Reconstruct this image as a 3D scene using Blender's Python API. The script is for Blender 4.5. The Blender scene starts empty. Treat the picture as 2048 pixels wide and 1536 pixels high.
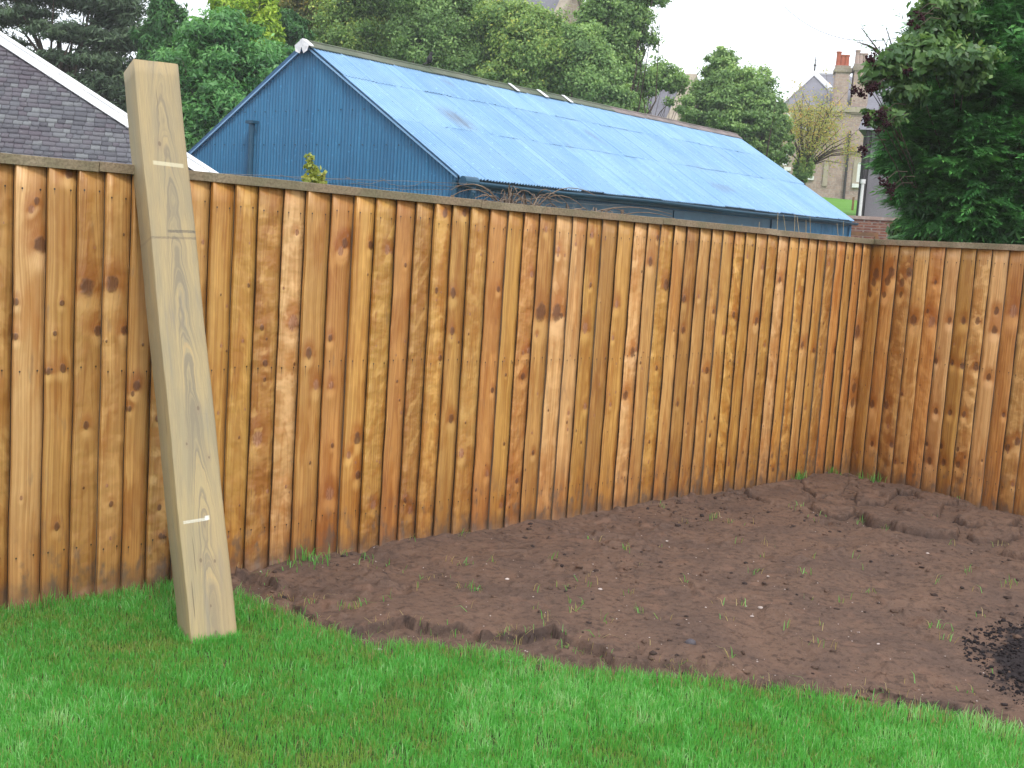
import bpy, math, random
import numpy as np
from math import radians
random.seed(7)
RS = np.random.RandomState(11)
SC = bpy.context.scene
COL = SC.collection

# ------------------------------------------------------------------ camera
H = 1.61
F = 2356.0
TH = radians(6.75)
RH = radians(3.815)
Zw = np.array([math.cos(TH)*math.sin(RH), math.cos(TH)*math.cos(RH), math.sin(TH)])
Xw = np.array([math.cos(RH), -math.sin(RH), 0.0])
Yw = np.cross(Zw, Xw)
ROT = np.array([Xw, Yw, Zw])
EYE = np.array([0, 0, H])
from mathutils import Matrix, Vector
cam_d = bpy.data.cameras.new('camera')
cam = bpy.data.objects.new('camera', cam_d)
COL.objects.link(cam)
cam_d.sensor_width = 36
cam_d.lens = F/2048*36
cam_d.clip_end = 2000
cam_d.clip_start = 0.05
cam.matrix_world = Matrix.Translation((0, 0, H)) @ Matrix(ROT.tolist()).to_4x4()
SC.camera = cam

# ------------------------------------------------------------------ light
SUN_AZ = math.atan2(0.42, -0.91)      # from the right, behind the camera
SUN_EL = radians(48)
w = bpy.data.worlds.new('World')
SC.world = w
w.use_nodes = True
nt = w.node_tree
bg = nt.nodes['Background']
sky = nt.nodes.new('ShaderNodeTexSky')
sky.sky_type = 'NISHITA'
sky.sun_disc = False
sky.sun_elevation = SUN_EL
sky.sun_rotation = SUN_AZ
sky.air_density = 1.0
sky.dust_density = 3.0
tc = nt.nodes.new('ShaderNodeTexCoord')
mp = nt.nodes.new('ShaderNodeMapping')
mp.inputs['Scale'].default_value = (2.0, 2.0, 5.0)
cl = nt.nodes.new('ShaderNodeTexNoise')
cl.inputs['Scale'].default_value = 1.6
cl.inputs['Detail'].default_value = 5
rr = nt.nodes.new('ShaderNodeMapRange')
rr.inputs['From Min'].default_value = 0.35
rr.inputs['From Max'].default_value = 0.6
rr.inputs['To Min'].default_value = 0.72
rr.inputs['To Max'].default_value = 0.97
mx = nt.nodes.new('ShaderNodeMixRGB')
mx.inputs['Color2'].default_value = (11.6, 12.0, 12.8, 1)   # cloud layer
L = nt.links.new
L(tc.outputs['Generated'], mp.inputs['Vector'])
L(mp.outputs[0], cl.inputs['Vector'])
L(cl.outputs[0], rr.inputs['Value'])
L(rr.outputs[0], mx.inputs['Fac'])
L(sky.outputs[0], mx.inputs['Color1'])
L(mx.outputs[0], bg.inputs['Color'])
bg.inputs['Strength'].default_value = 0.12
sd = bpy.data.lights.new('sun', 'SUN')
sd.energy = 1.5
sd.angle = radians(10)
sd.color = (1.0, 0.96, 0.9)
so = bpy.data.objects.new('sun', sd)
COL.objects.link(so)
sdir = Vector((math.sin(SUN_AZ)*math.cos(SUN_EL), math.cos(SUN_AZ)*math.cos(SUN_EL), math.sin(SUN_EL)))
so.rotation_euler = sdir.to_track_quat('Z', 'Y').to_euler()
so.location = (4, -6, 9)
SC.view_settings.view_transform = 'Standard'
SC.view_settings.look = 'None'
SC.view_settings.gamma = 1
SC.view_settings.exposure = 0.37
SC.cycles.max_bounces = 6
SC.cycles.transparent_max_bounces = 8

# ------------------------------------------------------------------ rays
def ray(x, y):
    return ROT @ np.array([(x-1024)/F, -(y-768)/F, -1.0])
def gr(x, y, z=0.0):
    d = ray(x, y)
    return EYE + d*(z-H)/d[2]
def at(x, y, Y):
    d = ray(x, y)
    return EYE + d*(Y/d[1])
def onp(x, y, p, n):
    d = ray(x, y)
    return EYE + d*(np.dot(np.array(p)-EYE, n)/np.dot(d, n))

# ------------------------------------------------------------------ numpy noise
def _hash(ix, iy, s):
    h = (ix.astype(np.int64)*374761393 + iy.astype(np.int64)*668265263 + s*1442695041) & 0x7fffffff
    h = ((h ^ (h >> 13))*1274126177) & 0x7fffffff
    h = h ^ (h >> 16)
    return (h & 0xffff)/65535.0
def vnoise(x, y, s=0):
    ix = np.floor(x); iy = np.floor(y)
    fx = x-ix; fy = y-iy
    fx = fx*fx*(3-2*fx); fy = fy*fy*(3-2*fy)
    a = _hash(ix, iy, s); b = _hash(ix+1, iy, s); c = _hash(ix, iy+1, s); d = _hash(ix+1, iy+1, s)
    return (a*(1-fx)+b*fx)*(1-fy)+(c*(1-fx)+d*fx)*fy
def fbm(x, y, s=0, o=4, g=0.5):
    t = 0; a = 1; n = 0
    for k in range(o):
        t = t+a*(vnoise(x*2**k+17.3*k, y*2**k+5.1*k, s+k)-0.5); n += a; a *= g
    return t/n
def sstep(a, b, x):
    t = np.clip((x-a)/(b-a), 0, 1)
    return t*t*(3-2*t)
def polydist(px, py, poly, closed=True):
    """unsigned distance to the outline and inside mask"""
    P = np.array(poly)
    n = len(P)
    d = np.full(px.shape, 1e9)
    ins = np.zeros(px.shape, bool)
    for i in range(n if closed else n-1):
        a = P[i]; b = P[(i+1) % n]
        e = b-a
        t = np.clip(((px-a[0])*e[0]+(py-a[1])*e[1])/max(e@e, 1e-12), 0, 1)
        d = np.minimum(d, np.hypot(px-a[0]-t*e[0], py-a[1]-t*e[1]))
        if closed and a[1] != b[1]:
            c = ((a[1] > py) != (b[1] > py)) & (px < (b[0]-a[0])*(py-a[1])/(b[1]-a[1])+a[0])
            ins ^= c
    return d, ins

# ------------------------------------------------------------------ object helpers
def link(o, parent=None):
    COL.objects.link(o)
    if parent is not None:
        o.parent = parent
        o.matrix_parent_inverse = Matrix.Translation(-parent.location)
    return o
def tag(o, label=None, cat=None, group=None, kind=None):
    if label: o['label'] = label
    if cat: o['category'] = cat
    if group: o['group'] = group
    if kind: o['kind'] = kind
    return o
def thing(name, loc, label, cat, group=None):
    o = bpy.data.objects.new(name, None)
    o.location = tuple(float(a) for a in loc)
    o.empty_display_size = 0.1
    COL.objects.link(o)
    return tag(o, label, cat, group)
def npmesh(name, V, Fc, mat, parent=None, attrs=None, smooth=False):
    V = np.asarray(V, dtype=np.float32).reshape(-1, 3)
    Fc = np.asarray(Fc, dtype=np.int32)
    k = Fc.shape[1]
    me = bpy.data.meshes.new(name)
    me.vertices.add(len(V))
    me.vertices.foreach_set('co', V.ravel())
    me.loops.add(Fc.size)
    me.loops.foreach_set('vertex_index', Fc.ravel())
    me.polygons.add(len(Fc))
    me.polygons.foreach_set('loop_start', np.arange(0, Fc.size, k, dtype=np.int32))
    me.update(calc_edges=True)
    for an, (ty, data) in (attrs or {}).items():
        a = me.attributes.new(an, ty, 'POINT')
        key = {'FLOAT': 'value', 'FLOAT_VECTOR': 'vector', 'FLOAT_COLOR': 'color'}[ty]
        a.data.foreach_set(key, np.asarray(data, dtype=np.float32).ravel())
    if smooth:
        me.polygons.foreach_set('use_smooth', np.ones(len(Fc), bool))
    me.materials.append(mat)
    o = bpy.data.objects.new(name, me)
    return link(o, parent)
class MB:
    """collects shapes into one mesh"""
    def __init__(s): s.v = []; s.f = []
    def add(s, vs, fs):
        b = len(s.v)
        s.v += [tuple(float(c) for c in p) for p in vs]
        s.f += [tuple(b+i for i in q) for q in fs]
        return s
    def box(s, o, a, b, c):
        """o corner, a,b,c edge vectors"""
        o, a, b, c = map(np.array, (o, a, b, c))
        vs = [o, o+a, o+a+b, o+b, o+c, o+a+c, o+a+b+c, o+b+c]
        return s.add(vs, [(0, 3, 2, 1), (4, 5, 6, 7), (0, 1, 5, 4), (1, 2, 6, 5), (2, 3, 7, 6), (3, 0, 4, 7)])
    def tube(s, pts, rad, n=8, cap=True):
        pts = [np.array(p, float) for p in pts]
        m = len(pts)
        if not hasattr(rad, '__len__'): rad = [rad]*m
        rings = []
        for i, p in enumerate(pts):
            t = pts[min(i+1, m-1)]-pts[max(i-1, 0)]
            t = t/max(np.linalg.norm(t), 1e-9)
            u = np.cross(t, [0, 0, 1.0])
            if np.linalg.norm(u) < 1e-3: u = np.array([1.0, 0, 0])
            u /= np.linalg.norm(u); w_ = np.cross(u, t)
            rings.append([p+rad[i]*(math.cos(2*math.pi*k/n)*u+math.sin(2*math.pi*k/n)*w_) for k in range(n)])
        vs = [q for r in rings for q in r]
        fs = [(i*n+k, i*n+(k+1) % n, (i+1)*n+(k+1) % n, (i+1)*n+k) for i in range(m-1) for k in range(n)]
        if cap: fs += [tuple(range(n))[::-1], tuple(range((m-1)*n, m*n))]
        return s.add(vs, fs)
    def lathe(s, c, prof, n=12):
        c = np.array(c, float)
        vs = [c+np.array([r*math.cos(2*math.pi*k/n), r*math.sin(2*math.pi*k/n), z]) for r, z in prof for k in range(n)]
        m = len(prof)
        fs = [(i*n+k, i*n+(k+1) % n, (i+1)*n+(k+1) % n, (i+1)*n+k) for i in range(m-1) for k in range(n)]
        fs += [tuple(range(n))[::-1], tuple(range((m-1)*n, m*n))]
        return s.add(vs, fs)
    def build(s, name, mat, parent=None, smooth=False, bevel=0):
        me = bpy.data.meshes.new(name)
        me.from_pydata(s.v, [], s.f)
        me.materials.append(mat)
        if smooth:
            for p in me.polygons: p.use_smooth = True
        me.update()
        o = bpy.data.objects.new(name, me)
        link(o, parent)
        if bevel:
            b = o.modifiers.new('b', 'BEVEL'); b.width = bevel; b.segments = 2; b.limit_method = 'ANGLE'
        return o

# ------------------------------------------------------------------ material helpers
class T:
    def __init__(s, name):
        s.m = bpy.data.materials.new(name); s.m.use_nodes = True
        s.t = s.m.node_tree
        s.p = s.t.nodes['Principled BSDF']
        s.out = s.t.nodes['Material Output']
    def set(s, sock, v):
        if isinstance(v, bpy.types.NodeSocket): s.t.links.new(v, sock)
        elif isinstance(v, (tuple, list)) and len(v) == 3 and len(getattr(sock, 'default_value', (0,))) == 4:
            sock.default_value = (*v, 1)
        else: sock.default_value = v
    def n(s, ty, ins=None, **props):
        nd = s.t.nodes.new('ShaderNode'+ty)
        for k, v in props.items(): setattr(nd, k, v)
        for k, v in (ins or {}).items(): s.set(nd.inputs[k], v)
        return nd
    def M(s, op, a, b=0.0, c=None):
        ins = {0: a, 1: b}
        if c is not None: ins[2] = c
        return s.n('Math', ins, operation=op).outputs[0]
    def add(s, a, b): return s.M('ADD', a, b)
    def sub(s, a, b): return s.M('SUBTRACT', a, b)
    def mul(s, a, b): return s.M('MULTIPLY', a, b)
    def xyz(s, x=0.0, y=0.0, z=0.0): return s.n('CombineXYZ', {0: x, 1: y, 2: z}).outputs[0]
    def attr(s, name, out='Fac'): return s.n('Attribute', attribute_name=name).outputs[out]
    def noise(s, vec, scale=1.0, detail=2.0, rough=0.5, dist=0.0):
        return s.n('TexNoise', {'Vector': vec, 'Scale': scale, 'Detail': detail, 'Roughness': rough, 'Distortion': dist}).outputs[0]
    def mr(s, v, a, b, c=0.0, d=1.0, smooth=True):
        nd = s.n('MapRange', {'Value': v, 'From Min': a, 'From Max': b, 'To Min': c, 'To Max': d})
        if smooth: nd.interpolation_type = 'SMOOTHSTEP'
        return nd.outputs[0]
    def mix(s, f, a, b, mode='MIX'):
        nd = s.n('MixRGB', blend_type=mode)
        s.set(nd.inputs['Fac'], f); s.set(nd.inputs['Color1'], a); s.set(nd.inputs['Color2'], b)
        return nd.outputs[0]
    def ramp(s, f, stops):
        nd = s.n('ValToRGB', {0: f})
        e = nd.color_ramp.elements
        while len(e) < len(stops): e.new(0.5)
        for i, (p, c) in enumerate(stops): e[i].position = p; e[i].color = (*c, 1)
        return nd.outputs[0]
    def bump(s, h, dist=0.01, strength=1.0, normal=None):
        ins = {'Height': h, 'Distance': dist, 'Strength': strength}
        if normal is not None: ins['Normal'] = normal
        return s.n('Bump', ins).outputs[0]
    def fin(s, col=None, rough=None, normal=None, spec=None, metal=None):
        if col is not None: s.set(s.p.inputs['Base Color'], col)
        if rough is not None: s.set(s.p.inputs['Roughness'], rough)
        if normal is not None: s.set(s.p.inputs['Normal'], normal)
        if spec is not None: s.set(s.p.inputs['Specular IOR Level'], spec)
        if metal is not None: s.set(s.p.inputs['Metallic'], metal)
        return s.m
    def obj(s): return s.n('TexCoord').outputs['Object']
    def pos(s): return s.n('NewGeometry').outputs['Position']

def rough_mat(name, c, c2=None, scale=8, rough=0.8, bump=0.004, bscale=60, spec=0.3, detail=5):
    t = T(name); p = t.pos()
    n1 = t.noise(p, scale, detail, 0.6)
    n2 = t.noise(p, bscale, 3, 0.6)
    c2 = c2 or tuple(x*0.65 for x in c)
    col = t.mix(t.mr(n1, 0.35, 0.65), c, c2)
    col = t.mix(t.mr(n2, 0.3, 0.7, 0.0, 0.25), col, tuple(x*0.5 for x in c2))
    return t.fin(col, rough, t.bump(n2, bump), spec)

# ------------------------------------------------------------------ WOOD of the fence boards
def wood_boards():
    t = T('fence_wood')
    uv = t.n('SeparateXYZ', {0: t.attr('buv', 'Vector')})
    u, v, seed = uv.outputs
    bw = t.attr('bw')
    bcol = t.attr('bcol', 'Color')
    warp = 0.0; core = 0.0; halo = 0.0; lite = 0.0; asym = 0.0
    wob = t.noise(t.xyz(t.mul(u, 30), t.mul(v, 30), seed), 1.0, 2)
    for k in range(7):
        s3 = t.n('SeparateXYZ', {0: t.attr('k%d' % k, 'Vector')})
        ku, kv, kr = s3.outputs
        ar = t.M('ABSOLUTE', kr)
        dx = t.M('DIVIDE', t.sub(u, ku), ar)
        dy = t.M('DIVIDE', t.sub(v, kv), t.mul(ar, 1.3))
        d2 = t.add(t.mul(dx, dx), t.mul(dy, dy))
        wgt = t.M('DIVIDE', ar, t.add(d2, 0.55))
        wx = t.mul(dx, wgt)
        d2w = t.add(d2, t.mr(wob, 0.2, 0.8, -0.5, 0.5, False))
        c = t.mr(d2w, 1.25, 0.35)
        pos = t.M('GREATER_THAN', kr, 0.0)
        hv = t.mul(t.M('POWER', 2.718, t.mul(d2, -0.13)), t.M('MINIMUM', t.mul(ar, 50), 1.0))
        warp = t.add(warp, wx)
        core = t.add(core, t.mul(c, pos))
        lite = t.add(lite, t.mul(c, t.sub(1.0, pos)))
        halo = t.add(halo, hv)
        asym = t.add(asym, t.mul(t.mul(dy, t.M('POWER', 2.718, t.mul(d2, -0.22))), t.M('MINIMUM', t.mul(ar, 70), 1.0)))
    nlo = t.noise(t.xyz(t.mul(u, 7), t.mul(v, 2.2), seed), 1.0, 3)
    up = t.sub(u, warp)
    up = t.add(up, t.mul(t.sub(nlo, 0.5), 0.012))
    lin = t.mul(up, 95)
    uc = t.sub(up, t.mul(bw, 0.5))
    cath = t.add(t.mul(t.mul(uc, uc), 2600), t.add(t.mul(v, 4.5), t.mul(nlo, 3.0)))
    sel = t.M('GREATER_THAN', t.M('FRACT', t.mul(seed, 7.31)), 0.62)
    q = t.add(t.mul(lin, t.sub(1.0, sel)), t.mul(cath, sel))
    g1 = t.noise(t.xyz(q, t.mul(v, 0.7), seed), 1.0, 3, 0.6)
    g2 = t.noise(t.xyz(t.mul(up, 420), t.mul(v, 5), seed), 1.0, 2)
    grain = t.mr(g1, 0.36, 0.62)
    # big colour drifts along the board
    blot = t.noise(t.xyz(t.mul(u, 9), t.mul(v, 2.0), t.add(seed, 31.0)), 1.0, 4, 0.55)
    blot2 = t.noise(t.xyz(t.mul(u, 16), t.mul(v, 3.2), t.add(seed, 77.0)), 1.0, 3, 0.55)
    col = t.mix(t.mr(blot, 0.42, 0.68, 0, 0.75), bcol, t.mix(1.0, bcol, (0.74, 0.53, 0.30), 'MULTIPLY'))
    col = t.mix(t.mr(blot2, 0.50, 0.66, 0, 0.75), col, t.mix(1.0, bcol, (1.25, 1.28, 1.35), 'MULTIPLY'))
    col = t.mix(t.mul(grain, 0.7), col, t.mix(1.0, col, (0.66, 0.55, 0.42), 'MULTIPLY'))
    col = t.mix(t.mr(g2, 0.35, 0.65, 0, 0.22), col, t.mix(1.0, col, (0.6, 0.52, 0.45), 'MULTIPLY'))
    # halo round knots, then the knots
    hm = t.mr(t.mul(halo, t.add(0.55, t.mul(wob, 0.9))), 0.18, 1.0)
    col = t.mix(t.mul(hm, 0.85), col, t.mix(1.0, bcol, (0.58, 0.36, 0.20), 'MULTIPLY'))
    col = t.mix(t.mr(asym, -0.15, -0.95, 0, 0.62), col, t.mix(1.0, bcol, (1.42, 1.55, 1.85), 'MULTIPLY'))
    col = t.mix(t.mr(asym, 0.25, 1.1, 0, 0.55), col, t.mix(1.0, bcol, (0.55, 0.36, 0.2), 'MULTIPLY'))
    figc = t.noise(t.xyz(t.mul(u, 11), t.add(t.mul(v, 11), t.mul(u, t.mul(t.sub(t.M('FRACT', t.mul(seed, 1.73)), 0.5), 26))), t.add(seed, 3.0)), 1.0, 3, 0.5)
    fsel = t.mr(t.M('FRACT', t.mul(seed, 2.91)), 0.45, 1.0, 0.10, 0.65)
    col = t.mix(t.mul(t.mr(figc, 0.54, 0.66), fsel), col, t.mix(1.0, bcol, (1.25, 1.32, 1.5), 'MULTIPLY'))
    col = t.mix(t.mul(t.mr(figc, 0.47, 0.36), fsel), col, t.mix(1.0, bcol, (0.70, 0.52, 0.33), 'MULTIPLY'))
    ringk = t.mr(t.noise(t.xyz(t.mul(warp, 240), seed, 0.0), 1.0, 2), 0.4, 0.6)
    col = t.mix(t.mul(t.M('MINIMUM', lite, 1.0), 0.85), col, t.mix(ringk, (0.42, 0.21, 0.12), (0.25, 0.105, 0.05)))
    col = t.mix(t.mul(t.M('MINIMUM', core, 1.0), 0.78), col, t.mix(ringk, (0.15, 0.065, 0.033), (0.075, 0.030, 0.016)))
    # nails in pairs on three rails with a dark weep below
    jit = t.mul(t.sub(t.M('FRACT', t.mul(seed, 3.77)), 0.5), 0.03)
    vj = t.add(v, jit)
    du = t.M('ABSOLUTE', t.sub(t.M('ABSOLUTE', t.sub(u, t.mul(bw, 0.5))), t.mul(bw, 0.3)))
    nails = 0.0; weep = 0.0
    for nv in (1.70, 0.98, 0.22):
        dv = t.sub(vj, nv)
        dd = t.M('SQRT', t.add(t.mul(du, du), t.mul(dv, dv)))
        nails = t.M('MAXIMUM', nails, t.mr(dd, 0.0052, 0.0028))
        ln = t.add(0.02, t.mul(t.M('FRACT', t.mul(seed, 11.3)), 0.05))
        a = t.mul(t.mr(t.mul(dv, -1.0), ln, 0.0), t.M('LESS_THAN', dv, 0.0))
        weep = t.add(weep, t.mul(a, t.mr(du, 0.0045, 0.001)))
    col = t.mix(t.mul(t.M('MINIMUM', weep, 1.0), 0.6), col, (0.05, 0.03, 0.02))
    col = t.mix(nails, col, (0.02, 0.014, 0.012))
    # damp and soil splash near the ground, grey smear here and there
    dn = t.noise(t.xyz(t.mul(u, 18), t.mul(v, 9), t.add(seed, 5.0)), 1.0, 4, 0.6)
    vv = t.add(v, t.mul(t.sub(dn, 0.5), -0.22))
    damp = t.mr(vv, 0.62, 0.05)
    col = t.mix(t.mul(damp, 0.55), col, t.mix(1.0, col, (0.60, 0.42, 0.26), 'MULTIPLY'))
    dirt = t.mr(vv, 0.17, 0.02)
    dirt2 = t.mul(t.mr(dn, 0.50, 0.68), t.mr(v, 0.42, 0.12))
    col = t.mix(t.mul(dirt, 0.7), col, (0.10, 0.062, 0.045))
    col = t.mix(t.mul(dirt2, 0.6), col, (0.12, 0.085, 0.062))
    sm = t.noise(t.xyz(t.mul(u, 22), t.mul(v, 4.5), t.add(seed, 9.0)), 1.0, 4, 0.6)
    col = t.mix(t.mr(sm, 0.62, 0.76, 0, 0.35), col, (0.14, 0.105, 0.075))
    # sawn edge of the board
    edge = t.mr(u, 0.0, -0.001, 0, 1, False)
    ecol = t.mix(t.M('GREATER_THAN', t.M('FRACT', t.mul(seed, 5.17)), 0.8), (0.060, 0.032, 0.017), (0.16, 0.12, 0.085))
    ecol = t.mix(t.mr(nlo, 0.3, 0.7, 0, 0.6), ecol, t.mix(1.0, ecol, (0.5, 0.5, 0.5), 'MULTIPLY'))
    col = t.mix(edge, col, ecol)
    fig = t.noise(t.xyz(t.mul(u, 10), t.mul(v, 14), seed), 1.0, 2, 0.4)
    figsel = t.mr(t.M('FRACT', t.mul(seed, 2.91)), 0.35, 1.0, 0.12, 1.0)
    h = t.add(t.mul(t.mul(fig, figsel), 0.017), t.add(t.mul(grain, 0.0007), t.mul(core, 0.0015)))
    h = t.add(h, t.mul(t.M('MINIMUM', halo, 1.0), 0.006))
    rough = t.mr(grain, 0, 1, 0.40, 0.55)
    return t.fin(col, rough, t.bump(h, 1.0, 1.0), 0.55)
M_wood = wood_boards()

def rail_mat():
    t = T('rail_wood'); p = t.pos()
    n = t.noise(p, 5, 4); f = t.noise(p, 90, 3)
    col = t.mix(t.mr(n, 0.35, 0.65), (0.27, 0.20, 0.13), (0.19, 0.165, 0.10))
    col = t.mix(t.mr(t.noise(p, 2.2, 3), 0.5, 0.65, 0, 0.8), col, (0.36, 0.29, 0.20))
    col = t.mix(t.mr(f, 0.4, 0.65, 0, 0.4), col, (0.09, 0.065, 0.04))
    return t.fin(col, 0.7, t.bump(f, 0.003), 0.3)
M_rail = rail_mat()

# ------------------------------------------------------------------ FENCES
A0 = np.array([-2.009, 4.617, 0]); B0 = np.array([2.655, 9.02, 0]); C0 = np.array([3.455, 7.66, 0])
FH = 1.80
ed = [(-330, -322), (-245, -236), (-150, -140), (-62, -50), (25, 38), (91, 101), (151, 159), (207, 215.6), (260, 270), (311, 318), (363, 371),
      (417, 425), (466, 473), (513, 518), (564, 569), (608, 620), (659, 665), (704, 712), (747, 754), (789, 794), (827, 833),
      (863, 871), (900, 906), (936, 943), (975, 981), (1012, 1016), (1044, 1049), (1076, 1080), (1108, 1113), (1141, 1145),
      (1171, 1175), (1201, 1205), (1232, 1236), (1264, 1268), (1291, 1295), (1317, 1321), (1344, 1348), (1369, 1373),
      (1395, 1398.5), (1419, 1422), (1442, 1445), (1465, 1468), (1487, 1489.5), (1508, 1510.5), (1531, 1533.5), (1552.5, 1555),
      (1574, 1576), (1594, 1596), (1613, 1615), (1631.5, 1633.5), (1650, 1652), (1669, 1671), (1687.5, 1689), (1704.5, 1706),
      (1721, 1723)]
ed2 = [(1743, 1744.5), (1770, 1771.5), (1799, 1800.5), (1830, 1831.5), (1860, 1861.5), (1892, 1893.5), (1923, 1924.5),
       (1954, 1955.5), (1985, 1986.5), (2019, 2021), (2052, 2054), (2086, 2088)]
# notable knots seen on the boards: pixel x, y, radius in pixels (negative: pale knot)
KN = [(70, 402, 6), (78, 490, 14), (135, 345, 9), (118, 605, 5), (103, 665, 4), (168, 572, 17), (218, 566, 14), (192, 661, 8), (245, 660, 8),
      (22, 602, 6), (22, 672, 6), (267, 770, 9), (258, 785, 5), (120, 735, 7), (252, 815, 5), (88, 740, 6), (583, 645, -13), (611, 705, 9), (686, 485, 9), (677, 500, -8),
      (738, 490, 7), (508, 876, -13), (770, 498, -8), (884, 425, 8), (925, 425, 7), (900, 585, 9), (898, 660, 7), (865, 580, 5),
      (629, 768, -9), (658, 770, -7), (709, 875, 10), (712, 950, 8), (655, 985, -11), (898, 836, 8), (816, 1018, -7), (742, 1008, -8),
      (1078, 625, 16), (1108, 625, 15), (1043, 753, 7), (1165, 655, -9), (1296, 523, 8), (1228, 608, -7), (1262, 705, 9),
      (1363, 598, 7), (1362, 660, 6), (1410, 740, 6), (1180, 470, -6), (1000, 1010, -6), (982, 780, 5), (915, 905, -8), (1064, 905, 5), (1055, 700, -6),
      (1246, 790, 9), (1330, 570, 10), (1465, 630, 6), (1555, 560, 6), (1710, 665, 12), (1705, 775, 9), (1702, 805, 9),
      (1755, 548, 9), (1787, 545, 9), (1821, 545, 8), (1750, 565, 7), (1778, 562, 8), (1806, 565, 7), (1742, 588, 5), (1771, 589, 6), (1804, 589, 5),
      (1828, 640, 9), (1867, 644, -9), (1902, 641, 6), (1930, 641, 6), (1958, 642, 6), (1995, 622, 6), (1992, 660, 7), (2029, 622, -10),
      (1874, 722, 5), (1906, 725, 5), (1928, 732, 5), (1955, 734, 7), (1717, 805, 6), (1747, 808, 7), (1775, 810, 7),
      (1874, 823, 5), (1902, 825, 5), (1930, 829, 5), (1856, 888, 4), (1884, 892, 4), (1917, 899, 4), (1861, 922, 6), (1889, 925, 6), (1918, 929, 6),
      (1980, 755, 6), (1720, 883, 5), (1748, 887, 5), (1786, 890, 5), (2016, 895, 6), (2037, 883, 7), (1510, 640, 6), (1600, 690, 7), (1625, 700, 5), (1668, 700, 6)]

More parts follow.
